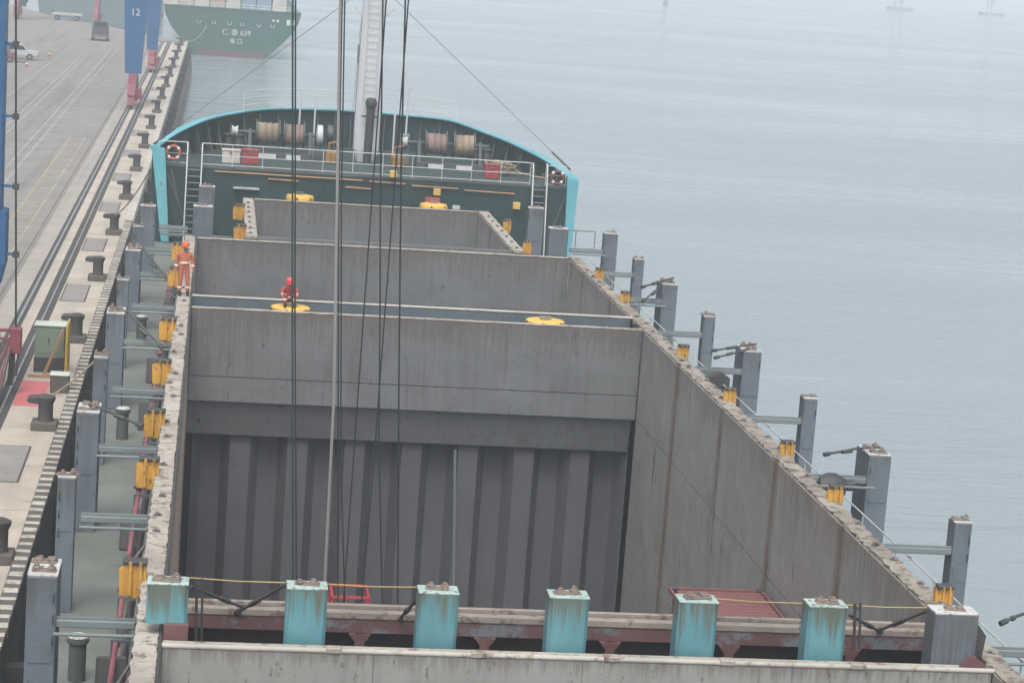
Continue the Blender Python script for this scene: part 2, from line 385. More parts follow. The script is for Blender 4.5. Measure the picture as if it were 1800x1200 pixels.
for i in range(64): put(db, 'painted_bar', quay, (-10.2, 60+i*1.8, zq+.001))
line(-8.95, 30, 300, .06, 'kerb_dark')
for y in (150, 205, 248, 300):
    sheet('yard_joint', -120, -11.2, y, y+.15, .0045, 'cover_grey')

# ================================================================== CARGO SHIP
ship = thing('cargo_ship', 'long grey cargo ship with open holds and teal bow moored at the quay', 'ship', (7, 60, -9))
ship_off = Vector((7, 60, -9))
class SB(MB):
    """mesh of a ship part given in place coordinates, parented to the ship"""
    def build(s, name, mat, parent=None, smooth=False, bevel=0):
        s.v = [tuple(Vector(p)-ship_off) for p in s.v]
        return MB.build(s, name, mat, ship if parent is None else parent, smooth, bevel)
def sput(me, name, loc, parent=None, rz=0, scale=None):
    return put(me, name, parent or ship, Vector(loc)-ship_off, rz, scale)
XP, XS = -.45, 14.4                                          # inner faces of the coamings
YA0, YA1, YB0, YB1, YC1 = 40.25, 73.0, 75.6, 89.5, 103.5

# ---- hull shell, decks, hold floor
SB().box(-3.0, -2.93, 8, 106, -13, Z_DECK+.12).build('side_shell', 'hull_grey')
SB().box(17.43, 17.5, 8, 106, -13, Z_DECK+.12).build('side_shell', 'hull_grey')
SB().box(-2.93, 17.43, 8, 106.2, -13, -12.9).build('bottom', 'hull_grey')
SB().box(-.44, 14.39, 8.1, 105, Z_FLOOR-.1, Z_FLOOR).build('hold_floor', 'corrugated_grey')
SB().box(-2.93, -.96, 8.2, 105.9, Z_DECK-.06, Z_DECK).build('side_deck', 'deck_green')
SB().box(14.91, 17.43, 8.2, 105.9, Z_DECK-.06, Z_DECK).build('side_deck', 'deck_green')
SB().box(-.95, 1.1, 91, 105.9, Z_DECK-.06, Z_DECK-.003).build('fore_deck', 'deck_dark')
SB().box(12.9, 14.9, 91, 105.9, Z_DECK-.06, Z_DECK-.003).build('fore_deck', 'deck_dark')
SB().box(1.1, 12.9, 103.8, 105.9, Z_DECK-.06, Z_DECK-.006).build('fore_deck', 'deck_dark')
SB().box(XP, XS, 38.1, 40.4, -2.06, -2.0).build('cross_deck', 'maroon_dark')
SB().box(XP, XS, 73.3, 75.35, -1.2, -1.14).build('cross_deck', 'deck_dark')
SB().box(-.95, 14.9, 89.8, 90.95, -1.5, -1.44).build('cross_deck', 'deck_dark')

# ---- hold side walls of welded plates
rows = [(-.02, -2.98), (-3.0, -6.98), (-7.0, -11.0)]
def side_wall(x, sgn, seams, mat, backname='wall_backing'):
    SB().box(min(x+sgn*.05, x+sgn*.09), max(x+sgn*.05, x+sgn*.09), seams[0], seams[-1], -10.95, -.1).build(backname, 'seam_dark')
    for a, b in zip(seams[:-1], seams[1:]):
        for k, (z1, z0) in enumerate(rows):
            e = sgn*random.uniform(0, .012)
            SB().box(min(x+e, x+sgn*.05), max(x+e, x+sgn*.05), a+.012, b-.012, z0+.01, z1-.01).build('wall_plate', mat)
sA = [YA0+.2, 41.8, 48.1, 54.4, 60.7, 67.0, YA1-.01]
side_wall(XS, 1, sA, 'stbd_grey'); side_wall(XP, -1, sA, 'port_wall_brown')
sB_ = [YB0+.05, 80.2, 84.8, YB1-.01]
side_wall(XS, 1, sB_, 'stbd_grey'); side_wall(XP, -1, sB_, 'port_wall_brown')
sN = [9, 16, 23, 30, 37.88]
side_wall(XS, 1, sN, 'stbd_grey'); side_wall(XP, -1, sN, 'port_wall_brown')
XCp, XCs = 1.95, 12.25
sC = [91.2, 95.3, 99.4, YC1-.01]
side_wall(XCs, 1, sC, 'stbd_grey'); side_wall(XCp, -1, sC, 'port_wall_brown')

# ---- transverse bulkhead at the far end of the big hold
x0, x1 = XP+.02, XS-.02
seg = [x0, x1]
for a, b in zip(seg[:-1], seg[1:]):
    SB().box(a+.004, b-.004, 73.0, 73.12, -2.2, -.01).build('bulkhead_plate', 'bulkhead_grey')
    SB().box(a+.004, b-.004, 73.012, 73.12, -3.03, -2.225).build('bulkhead_plate', 'bulkhead_grey')
SB().box(x0, x1, 73.125, 73.2, -3.0, -.05).build('bulkhead_backing', 'seam_dark')
SB().prism([(73.16, -3.03), (73.55, -4.25), (73.62, -4.25), (73.22, -3.03)], x0, x1-.08, 'X').build('sloping_panel', 'bulkhead_grey')
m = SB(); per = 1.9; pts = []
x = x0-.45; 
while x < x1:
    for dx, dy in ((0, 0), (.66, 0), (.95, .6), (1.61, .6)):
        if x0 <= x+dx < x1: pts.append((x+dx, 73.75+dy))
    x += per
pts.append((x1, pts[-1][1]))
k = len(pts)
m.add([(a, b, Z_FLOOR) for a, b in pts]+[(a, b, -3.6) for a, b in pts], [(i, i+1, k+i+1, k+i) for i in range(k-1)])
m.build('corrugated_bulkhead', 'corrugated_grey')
SB().tube([at(800, 790, Y=73.7), at(797, 1060, Y=73.7)], .05, 8).build('vertical_pipe', 'brace_grey')
SB().box(x0, x1, 74.6, 74.7, Z_FLOOR, -1.2).build('bulkhead_backing', 'seam_dark')
# cross coaming rims
SB().box(XP, XS, 73.02, 73.28, 0.0, .025).build('coaming_rim', 'coaming_pale', bevel=.01)
SB().box(XP, XS, 75.36, 75.5, -1.14, -.012).build('cross_coaming', 'hull_grey')
SB().box(XP-.1, XS+.1, 75.34, 75.56, -.01, .045).build('coaming_rim', 'rim_white', bevel=.02)
# forward walls of the second and third holds
for y, xa, xb, ps, zb in ((YB1, XP, XS, (XP, XS), Z_FLOOR), (YC1, XCp, XCs, (XCp, XCs), Z_FLOOR)):
    for a, b in zip(ps[:-1], ps[1:]):
        SB().box(a+.006, b-.006, y, y+.1, -2.2, -.01).build('bulkhead_plate', 'bulkhead_grey')
        SB().box(a+.006, b-.006, y+.01, y+.1, zb, -2.22).build('bulkhead_plate', 'bulkhead_grey')
    SB().box(xa, xb, y+.11, y+.18, zb, -.02).build('bulkhead_backing', 'seam_dark')
    SB().box(xa, xb, y-.02, y+.25, 0, .03).build('coaming_rim', 'coaming_pale', bevel=.01)
SB().box(XCp, XCs, 91.0, 91.15, Z_FLOOR, 0.0).build('cross_coaming', 'hold_grey')
SB().box(XP, XS, 75.51, 75.57, Z_FLOOR, -.02).build('cross_coaming', 'hold_grey')

# ---- coaming tops: worn flanges with an uneven edge
def ragged(name, x0, x1, y0, y1, z1, th, mat, amp, step=.16):
    m = SB(); n = int((y1-y0)/step); rings = []
    for i in range(n+1):
        y = y0+(y1-y0)*i/n; r = lambda s: random.uniform(-s, s)
        rings.append([(x0+r(amp), y, z1-th), (x1+r(amp), y, z1-th), (x1+r(amp), y, z1+r(amp*.35)), ((x0+x1)/2+r(amp), y, z1+r(amp*.6)), (x0+r(amp), y, z1+r(amp*.35))])
    m.loft(rings); return m.build(name, mat)
ragged('coaming_flange', -.94, -.53, 9, 90.0, .02, .12, 'coaming_pale', .025)
ragged('coaming_flange', 14.46, 14.88, 9, 90.0, .02, .12, 'coaming_dirty', .045)
ragged('coaming_flange', XCp-.5, XCp-.05, 91.0, 103.9, .02, .12, 'coaming_pale', .012)
ragged('coaming_flange', XCs+.05, XCs+.5, 91.0, 103.9, .02, .12, 'coaming_pale', .015)
for xa, xb in ((-.62, -.55), (14.52, 14.59)):
    SB().box(xa, xb, 9, 90, Z_DECK, -.11).build('coaming_plate', 'hull_grey')
for xa, xb in ((XCp-.3, XCp-.2), (XCs+.2, XCs+.3)):
    SB().box(xa, xb, 91, 103.9, Z_DECK, -.11).build('coaming_plate', 'forecastle_green')
br = MB().prism([(0, 0), (.33, 0), (.06, -2.3), (0, -2.3)], -.02, .02, 'Y').mesh('coaming_bracket', 'hull_grey')
for i in range(37):
    y = 10.2+i*2.15
    sput(br, 'coaming_bracket', (-.62, y, -.12), rz=PI); sput(br, 'coaming_bracket', (14.59, y, -.12))
# packing strip along the inner edge of the port flange
SB().tube([(-.49, 9, .03), (-.49, 90, .03)], .035, 6).build('rubber_strip', 'steel_dark')
# cleats
cl = MB().box(-.07, .09, -.04, .04, 0, .04).box(-.03, .04, -.06, .06, .04, .07).mesh('cleat', 'steel_lash', bevel=.008)
for i in range(33):
    for xx in (-.78, 14.7):
        y = 39+i*1.52+random.uniform(-.3, .3)
        if y > 89 or random.random() < .3: continue
        sput(cl, 'cleat', (xx+random.uniform(-.1, .1), y, .03), rz=random.uniform(-.5, .5))
for i in range(7):
    for xx in (XCp-.3, XCs+.28): sput(cl, 'cleat', (xx, 91.7+i*1.7, .03), rz=random.uniform(-.3, .3))
# yellow guide blocks on the coamings
def guide_mesh():
    m = MB()
    m.prism([(-.24, -.3), (.16, -.36), (.2, -.1), (.2, .3), (-.1, .34), (-.26, .2)], -.05, .05, 'Y')
    m.box(-.1, -.04, -.13, -.05, -.28, .36); m.box(.07, .13, -.13, -.05, -.3, .36)
    m.box(-.2, .2, .05, .3, -.25, .28)
    return m.mesh('guide_block', 'yellow', bevel=.008)
gm = guide_mesh(); gcap = MB().box(-.2, .21, -.08, .22, .3, .37).mesh('block_cap', 'steel_dark', bevel=.01)
gbs = [(-1.08, y) for y in (41.8, 50.2, 55.35, 61.9, 68.6, 79.1, 85.2)]+[(1.25, 91.5), (1.25, 98.3)]
gst = [(14.86, y) for y in (42.15, 50.35, 55.05, 61.75, 68.5, 79.05, 84.7)]+[(12.98, 91.6), (12.98, 98.4)]
for x, y in gbs:
    o = sput(gm, 'guide_block', (x, y, .02), scale=(1.12, 1, 1.02)); put(gcap, 'block_cap', o, (0, 0, 0))
for x, y in gst:
    o = sput(gm, 'guide_block', (x, y, .06), scale=(.8, .85, .85)); put(gcap, 'block_cap', o, (0, 0, 0))

# ---- near end: forward wall of the near hold, cross deck with teal posts, aft coaming of the big hold
for a, b in ((XP, 3.2), (3.2, 6.9), (6.9, 10.7), (10.7, XS)):
    SB().box(a+.004, b-.004, 37.9, 38.0, -3.2, -.02).build('bulkhead_plate', 'near_wall')
    SB().box(a+.004, b-.004, 37.92, 38.0, -11, -3.22).build('bulkhead_plate', 'near_wall')
SB().box(XP, XS, 38.01, 38.06, -11, -.06).build('bulkhead_backing', 'seam_dark')
SB().tube([(XP-.05, 37.93, .0), (XS+.05, 37.93, .0)], .05, 10).build('coaming_rim', 'rim_white', smooth=True)
SB().box(XP, XS, 37.95, 38.2, -.05, .012).build('coaming_rim', 'coaming_pale')
padm = MB().box(-.14, .14, -.08, .1, -.04, .07).mesh('landing_pad', 'coaming_pale', bevel=.02)
for x in (2.5, 5.05, 7.4, 9.5, 11.9): sput(padm, 'landing_pad', (x, 37.95, .0))
SB().box(XP, XS, 40.48, 40.54, -11, -.06).build('cross_coaming', 'maroon_dark')
SB().box(XP, XS, 40.14, 40.35, -.1, .03).build('coaming_rim', 'beam_top', bevel=.012)
SB().box(XP, XS, 40.55, 40.66, -.04, .05).build('coaming_rim', 'beam_top', bevel=.012)
SB().box(XP, XS, 40.16, 40.24, -.36, -.1).build('girder_plate', 'maroon_patchy')
lg = MB().box(-.09, .09, -.06, .1, -1.6, 0).prism([(-.2, .0), (-.09, -.14), (.09, -.14), (.2, .0)], -.05, .06, 'Y').mesh('bracket', 'maroon')
for x in (3.1, 5.42, 7.78, 10.05, 12.4): sput(lg, 'bracket', (x, 40.1, -.365))
SB().box(-.45, -.02, 38.3, 38.9, -2, .26).build('corner_block', 'maroon', bevel=.01)
tw = MB().lathe([(.075, 0), (.08, .03), (.055, .05), (.05, .085), (.0, .1)], n=7).mesh('cone', 'twist')
tbase = MB().box(-.24, .24, -.13, .1, 0, .035).box(-.2, -.04, -.1, .13, .03, .06).box(.05, .21, -.09, .14, .03, .07).mesh('cone_base', 'twist', bevel=.01)
def post_top(o, x, y, z, wd, dp, mat, rzj=0):
    """top plate and locking cones of a container post, sub-parts of the post"""
    off = Vector((x, y, z))-ship_off
    p = MB().box(-wd/2-.02, wd/2+.02, -dp/2-.02, dp/2+.02, .0, .035).build('top_plate', mat, o, bevel=.008); p.location = off
    k = random.uniform(.75, 1.1); b = put(tbase, 'cone_base', o, off+Vector((random.uniform(-.03, .03), random.uniform(-.03, .03), .035)), random.uniform(-.25, .25), (k, random.uniform(.7, 1.2), random.uniform(.6, 1.3)))
    for s in (-.12, .12):
        if mat == 'teal_top' or random.random() < .6:
            q = random.uniform(.7, 1.15); put(tw, 'cone', o, off+Vector((s+random.uniform(-.03, .03), random.uniform(-.05, .05), .075)), 0, (q, q, random.uniform(.6, 1.3)))
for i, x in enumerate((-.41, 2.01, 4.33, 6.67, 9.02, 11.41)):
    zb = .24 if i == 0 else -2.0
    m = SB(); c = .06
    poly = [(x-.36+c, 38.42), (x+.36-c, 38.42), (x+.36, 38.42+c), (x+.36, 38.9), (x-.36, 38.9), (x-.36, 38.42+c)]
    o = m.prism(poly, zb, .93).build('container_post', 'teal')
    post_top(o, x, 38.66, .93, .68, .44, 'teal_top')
# starboard corner post with its bracket
_a, _b = at(1645, 1074, Y=38.42), at(1722, 1077, Y=38.42)
o = SB().box(_a.x, _b.x, 38.42, 38.95, -2.0, .88).build('container_post', 'post_blue', bevel=.01); post_top(o, (_a.x+_b.x)/2, 38.68, .88, _b.x-_a.x-.04, .48, 'post_top')
SB().prism([(_b.x, .75), (_b.x+.24, .45), (_b.x+.2, .05), (_b.x, .0)], 38.6, 38.66, 'Y').build('post_bracket', 'steel_dark')
SB().prism([(13.75, -.1), (14.4, -.1), (14.4, .0), (14.12, .22), (13.98, .22)], 38.02, 38.1, 'Y').build('corner_plate', 'maroon')

# ---- container posts along both sides, with braces to the coaming
def side_post(x0, x1, y, dp, ztop, tops=1, zb=Z_DECK):
    o = SB().box(x0, x1, y, y+dp, zb, ztop).build('container_post', 'post_blue', bevel=.012)
    for k in range(tops):
        d = dp/tops; post_top(o, (x0+x1)/2, y+d*(k+.5), ztop, x1-x0-.03, d-.08, 'post_top')
    zz = random.uniform(-.9, -.3)
    SB().box(x0+.06, x1-.06, y-.014, y, zz-.35, zz).build('doubler_plate', 'post_blue', o)
    e = random.choice((-1, 1)); ex = x0+.05 if e < 0 else x1-.05
    for q in range(random.randint(1, 3)):
        SB().tube([(ex, y-.005, ztop-.3-q*.4), (ex, y-.06, ztop-.33-q*.4), (ex, y-.06, ztop-.43-q*.4), (ex, y-.005, ztop-.46-q*.4)], .014, 5).build('lashing_eye', 'steel_dark', o)
    return o
def brace(xa, xb, y, wide=.24, pipe=True):
    o = SB().box(xa, xb, y, y+wide, -.5, -.36).build('brace', 'brace_grey', bevel=.015)
    SB().box(xa, xb, y+.02, y+.06, -.36, -.3).build('brace_flange', 'brace_grey', o).location = ship_off*0
    if pipe: SB().tube([(xa, y-.4, -.5), (xb, y-.4, -.5)], .035, 8).build('brace_pipe', 'brace_grey', o)
big = [(40.3, 1.15), (54.3, 1.15), (68.5, 1.15), (82.0, 1.15)]
small = [(47.7, .48), (61.3, .48), (75.0, .48), (88.5, .48)]
for y, d in big:
    side_post(-2.95, -2.41, y, d, .45, 2)
    if y > 45: side_post(16.78, 17.36, y, d, .25, 2)
for y, d in small:
    side_post(-2.93, -2.55, y, d, .46); side_post(16.88, 17.28, y, d, .25)
for y, d in big+small:
    brace(-2.42, -.98, y+.05, .34 if (y, d) in small else .24)
    if y > 45: brace(14.95, 16.9, y+.05, .2, pipe=(y in (54.3, 82.0)))
side_post(16.78, 17.36, 40.3, 1.15, .25, 2); brace(14.95, 16.9, 40.35, .24)
# fore posts
def fore_post(pxa, pxb, pyt, Y, d, zb=Z_DECK):
    a, b = at(pxa, pyt, Y=Y), at(pxb, pyt, Y=Y)
    o = side_post(a.x, b.x, Y, d, a.z, 1, zb); return o
fore_post(247, 274, 362, 95.2, .5)
fore_post(340, 374, 363, 97.5, .6)
fore_post(350, 378, 328, 102.5, .5)
fore_post(966, 1000, 402, 96.5, .6)
fore_post(930, 957, 366, 101.5, .5)
fore_post(1063, 1087, 411, 95.0, .5)
brace(-2.1, -.9, 95.3, .24); brace(15.3, 16.8, 95.1, .24)
SB().bar((-2.1, 97.6, -1.0), (1.0, 97.6, -1.0), .1).build('cross_bar', 'brace_grey')
SB().bar((14.9, 101.7, -1.3), (13.2, 101.7, -1.3), .1).build('cross_bar', 'brace_grey')
# starboard side rail and port deck piping
SB().tube([(16.0, 20, -.65), (16.0, 94, -.65)], .02, 6).build('side_rail', 'post_top')
for i in range(26): SB().tube([(16.0, 21+i*2.8, Z_DECK), (16.0, 21+i*2.8, -.65)], .02, 5).build('rail_stanchion', 'white_paint')
for x, z, r, mt in ((-1.42, -1.75, .06, 'pink_pipe'), (-1.25, -2.05, .05, 'steel_dark'), (-1.1, -1.7, .035, 'steel_lash'), (-1.3, -2.3, .06, 'maroon'), (-1.08, -2.25, .045, 'hull_grey'), (-.85, -1.3, .03, 'steel_lash')):
    if mt != 'pink_pipe': SB().tube([(x, 22, z), (x, 92, z)], r, 8).build('deck_pipe', mt, smooth=True); continue
    yy = 22
    while yy < 92:
        ln = random.uniform(2.2, 4.5); o = SB().tube([(x, yy, z), (x, yy+ln, z+random.uniform(-.05, .05))], r*.9, 8).build('deck_pipe', mt, smooth=True)
        SB().lathe([(r*1.6, -.03), (r*1.6, .03)], (x, yy+ln-.05, z), 'Y', 10).build('pipe_flange', 'steel_lash', o); yy += ln+random.choice((.02, .02, 1.6))
for i in range(24):
    y = 23+i*2.9
    SB().box(-1.52, -1.47, y, y+.05, -2.5, -1.66).box(-1.47, -.7, y, y+.05, -1.72, -1.66).box(-1.47, -.7, y+.005, y+.045, -2.2, -2.15).build('pipe_support', 'hull_grey')
# ladder-like cable trays and odd gear between the pipes
for i in range(30):
    y = 24+i*2.25+random.uniform(-.4, .4)
    kind = i % 4
    if kind == 0: SB().tube([(-1.55, y, -2.42), (-1.35, y+.5, -2.2), (-1.5, y+1.1, -2.4), (-1.3, y+1.7, -2.42)], .035, 6).build('hose', random.choice(['pink_pipe', 'steel_dark', 'steel_lash']), smooth=True)
    elif kind == 1: SB().box(-1.2, -1.0, y, y+.32, -2.3, -1.75).build('valve_box', random.choice(['steel_dark', 'hull_grey', 'winch_green']), bevel=.02)
    elif kind == 2: SB().lathe([(.12, -.03), (.14, 0), (.12, .03)], (-1.42, y, -1.6), 'Z', 10).build('valve_wheel', 'maroon')
    else: SB().bar((-1.35, y, -1.62), (-1.05, y+1.9, -1.62), .05, .03).bar((-1.2, y, -1.62), (-.9, y+1.9, -1.62), .05, .03).build('cable_tray', 'steel_lash')
# port rail wire along the deck edge
for z in (-1.5, -2.0): SB().tube([(-2.9, 22, z), (-2.9, 95, z)], .012, 5).build('rail_wire', 'steel_lash')
# mooring bitts and vents on the port deck
bit = MB().lathe([(.17, 0), (.17, .62), (.22, .66), (.22, .72), (.05, .75)], n=14).mesh('mooring_bitt', 'winch_green', smooth=True)
bcap = MB().lathe([(.2, 0), (.17, .03), (.0, .035)], n=14).mesh('bitt_cap', 'post_top')
for x, y in ((-2.2, 64.6), (-2.22, 80.2), (-2.15, 43.3), (16.2, 64.6), (16.2, 51.0)):
    o = sput(bit, 'mooring_bitt', (x, y, Z_DECK), scale=(1.0, 1.0, 1.2)); put(bcap, 'bitt_cap', o, (0, 0, .745))
dk = MB().prism([(-.45, 0), (.45, 0), (.3, .5), (-.2, .62)], -.3, .3, 'X').mesh('deck_fitting', 'steel_dark', bevel=.03)
for x, y in ((-1.5, 66.2), (-1.45, 53.2), (-1.45, 42.6), (-1.5, 73.2)): sput(dk, 'deck_fitting', (x, y, Z_DECK), scale=(1, 1, 1.3))
# dark ventilator humps beyond the starboard coaming
for x, y in ((15.45, 53.0), (15.4, 67.0)):
    m = SB()
    if y < 60: m.lathe([(.0, -.4), (.28, -.35), (.36, -.1), (.36, .1), (.25, .32), (0, .36)], (x+.45, y+1.4, -.62), 'X', 14); m.lathe([(.15, 0), (.15, .22), (.1, .24)], (x+.8, y+1.4, -.55), 'X', 10)
    else: m.prism([(x-.1, -.9), (x+.8, -.9), (x+.8, -.45), (x+.55, -.3), (x-.1, -.55)], y+.6, y+1.0, 'Y')
    m.build('ventilator', 'steel_dark', smooth=True)

# ---- mushroom vents on the cross decks
def mushroom(x, y, z, r, h, red=False):
    o = SB().lathe([(r*.96, z-.02), (r, z+.02), (r, z+h*.6), (r*.93, z+h*.85), (r*.55, z+h), (0, z+h+.015)], (x, y, 0), 'Z', 36).build('vent_cap', 'vent_yellow', smooth=True)
    SB().lathe([(r*.5, z-1.2), (r*.5, z)], (x, y, 0), 'Z', 16).build('vent_stem', 'vent_yellow', o)
    SB().lathe([(r*.32, z+h-.01), (r*.32, z+h+.035), (r*.1, z+h+.04)], (x, y, 0), 'Z', 16).build('vent_hub', 'steel_lash', o)
    for a in range(6):
        SB().box(x+r*.97*math.cos(a*PI/3+.3)-.035, x+r*.97*math.cos(a*PI/3+.3)+.035, y+r*.97*math.sin(a*PI/3+.3)-.035, y+r*.97*math.sin(a*PI/3+.3)+.035, z-.01, z+h*.75).build('vent_clamp', 'steel_dark', o)
    SB().tube([(x-.18, y, z+h), (x-.18, y, z+h+.1), (x+.18, y, z+h+.1), (x+.18, y, z+h)], .02, 6).build('vent_handle', 'steel_lash', o)
mushroom(2.78, 74.3, -.1, .655, .11); mushroom(11.3, 74.3, -.12, .655, .12)
mushroom(4.06, 104.6, -.1, .66, .33); mushroom(10.26, 104.6, -.14, .66, .33)
SB().box(9.9, 10.6, 105.0, 105.4, -.1, .36).build('vent_housing', 'red_box', bevel=.02)

# ---- forecastle
ZF = 1.1
def zrail(x): return ZF
fx0, fx1 = -2.75, 17.1
for a, b in ((fx0, 1.2), (1.2, 5.2), (5.2, 9.2), (9.2, 13.2), (13.2, fx1)):
    SB().box(a+.006, b-.006, 106.0, 106.1, Z_DECK, ZF-.02).build('forecastle_bulkhead', 'forecastle_green')
SB().box(fx0, fx1, 106.11, 106.15, Z_DECK, ZF-.05).build('bulkhead_backing', 'seam_dark')
rim = [(-2.79, 106, 1.88), (-2.05, 109, 2.26), (-.76, 113, 2.6), (.62, 116, 2.77), (2.67, 118.5, 2.96), (5.3, 119.7, 3.0), (7.5, 120.0, 3.0), (9.8, 119.8, 2.97), (12.22, 119, 2.92), (13.82, 117, 2.6), (15.19, 113.5, 2.34), (16.47, 110, 1.91), (17.1, 106, 1.52)]
RM = catmull(rim, 5); ctr = Vector((7.2, 108, 0))
def inw(p, d):
    q = Vector((p.x, p.y, 0)); v = (ctr-q).normalized(); return Vector((p.x+v.x*d, p.y+v.y*d, p.z))
m = SB(); n = len(RM)
# bulwark plate: inner and outer faces, ring of four points per station, then the bow shell below it
m.loft([[p, inw(p, .07), Vector((inw(p, .1).x, inw(p, .1).y, ZF-.3)), Vector((p.x, p.y, ZF-.3))] for p in RM])
m.build('bulwark', 'forecastle_green')
m = SB()
def low(p):
    t = (p.y-106)/14; return Vector((7.15+(p.x-7.15)*(1-.55*t), p.y-1.5*t, -13))
m.loft([[Vector((p.x, p.y, ZF-.29)), Vector((p.x*.97+7.15*.03, p.y-.2*(p.y-106)/14, -3.5)), low(p)] for p in RM], cap=False, closed=False)
m.build('bow_shell', 'hull_grey', smooth=True)
m = SB(); m.loft([[p+Vector((0, 0, .06)), inw(p, .42)+Vector((0, 0, .06)), inw(p, .42), p+Vector((0, 0, -.16)), ] for p in [inw(q, -.09) for q in RM]])
m.build('bulwark_rim', 'teal_hull')
m = SB(); m.add([tuple((p.x, p.y, ZF)) for p in [inw(q, .1) for q in RM]]+[(7.2, 106, ZF)], [(i, i+1, n) for i in range(n-1)]); m.build('forecastle_deck', 'deck_dark')
SB().box(fx0, fx1, 105.97, 106.2, ZF-.06, ZF+.05).build('deck_edge', 'winch_green')
for i in range(3, n-3, 2):
    p = inw(RM[i], .12); q = inw(RM[i], .55)
    SB().add([(p.x, p.y, p.z-.15), (p.x, p.y, ZF), (q.x, q.y, ZF), (p.x+.05, p.y, p.z-.15), (p.x+.05, p.y, ZF), (q.x+.05, q.y, ZF)], [(0, 1, 2), (5, 4, 3), (0, 3, 4, 1), (1, 4, 5, 2), (2, 5, 3, 0)]).build('bulwark_stay', 'winch_green')
# teal end posts at the break of the forecastle
for top, bot in (((-2.82, -2.2, 1.95), (-2.2, -1.85, -2.45)), ((16.62, 17.17, 1.6), (16.74, 17.05, -2.45))):
    SB().add([(top[0], 105.6, top[2]), (top[1], 105.6, top[2]-.1), (bot[1], 105.6, bot[2]), (bot[0], 105.6, bot[2]), (top[0], 106.0, top[2]), (top[1], 106.0, top[2]-.1), (bot[1], 106.0, bot[2]), (bot[0], 106.0, bot[2])],
             [(0, 1, 2, 3), (7, 6, 5, 4), (0, 4, 5, 1), (1, 5, 6, 2), (2, 6, 7, 3), (3, 7, 4, 0)]).build('bulwark_end', 'teal_hull')
# stiffeners and diagonal struts beside the ladders
for a, b in (((-1.9, 105.95, .9), (-1.3, 105.95, -1.2)), ((-1.8, 105.9, -2.3), (-1.2, 105.9, -1.2)), ((16.6, 105.9, .6), (15.9, 105.9, -1.4)), ((-2.2, 105.9, 1.0), (-1.5, 105.9, -.6))):
    SB().bar(a, b, .08).build('strut', 'winch_green')
# pipes, lights and fittings on the bulkhead
for (a, b, z) in ((.1, 7.0, .93), (7.3, 9.0, .88), (9.3, 11.5, .8), (11.8, 14.2, .72), (2.6, 4.0, .72), (6.2, 7.4, .55)):
    SB().tube([(a, 105.9, z), (b, 105.9, z-.03)], .04, 6).build('bulkhead_pipe', 'pipe_orange')
for x, z in ((10.5, .57), (14.31, .14), (8.4, 1.3)): SB().box(x-.17, x+.17, 105.7, 105.98, z-.16, z+.16).build('deck_light', 'lamp_yellow', bevel=.02)
SB().box(11.3, 11.65, 105.93, 105.99, -.2, -.02).build('name_plate', 'white_paint')
SB().box(1.0, 2.2, 105.8, 105.98, .18, .26).build('pipe_clamp', 'post_top')
# ladders between main deck and forecastle
def ladder(xa, xb):
    o = SB().bar((xa, 105.75, ZF+.02), (xa, 105.0, Z_DECK), .05, .16, (0, 1, 0)).bar((xb, 105.75, ZF+.02), (xb, 105.0, Z_DECK), .05, .16, (0, 1, 0)).build('ladder', 'winch_green')
    for i in range(12):
        t = (i+.5)/12; y = 105.75-.75*t; z = ZF+.02+(Z_DECK-ZF)*t
        SB().box(xa+.03, xb-.03, y-.1, y+.1, z-.015, z+.015).build('tread', 'brace_grey', o)
    for x in (xa, xb):
        SB().tube([(x, 106.0, ZF+1.08), (x, 105.7, ZF+1.05), (x, 105.55, ZF+.8), (x, 104.85, Z_DECK+.9), (x, 104.8, Z_DECK+.1)], .032, 8).build('ladder_handrail', 'white_paint', o, smooth=True)
ladder(-1.17, -.5); ladder(14.96, 15.63)
# railing across the break of the forecastle
def railing(pts, zs, every, r=.022, mat='white_paint', zb=ZF):
    o = SB().tube([Vector(p)+Vector((0, 0, zs[-1])) for p in pts], r, 8).build('railing', mat)
    for z in zs[:-1]: SB().tube([Vector(p)+Vector((0, 0, z)) for p in pts], r*.75, 6).build('rail', mat, o)
    P = [Vector(p) for p in pts]; tot = sum((b-a).length for a, b in zip(P[:-1], P[1:])); k = max(1, round(tot/every))
    for i in range(k+1):
        s = tot*i/k; 
        for a, b in zip(P[:-1], P[1:]):
            l = (b-a).length
            if s <= l+1e-6: q = a.lerp(b, s/l); break
            s -= l
        SB().tube([q, q+Vector((0, 0, zs[-1]))], r*.8, 6).build('stanchion', mat, o)
railing([(-.5, 106.08, ZF), (14.9, 106.08, ZF)], (.12, .55, 1.08), 1.4)
railing([(-2.5, 106.08, ZF), (-1.18, 106.08, ZF)], (.12, .55, 1.08), 1.3)
railing([(15.64, 106.08, ZF), (16.6, 106.08, ZF)], (.12, .55, 1.0), .9)
railing([tuple(inw(p, .1)) for p in RM[17:42:2]], (.35, .7, 1.05), 2.4, r=.018)
railing([(15.0, 97.2, -.55), (16.7, 97.2, -.55)], (.75,), .85, r=.03, mat='brace_grey')
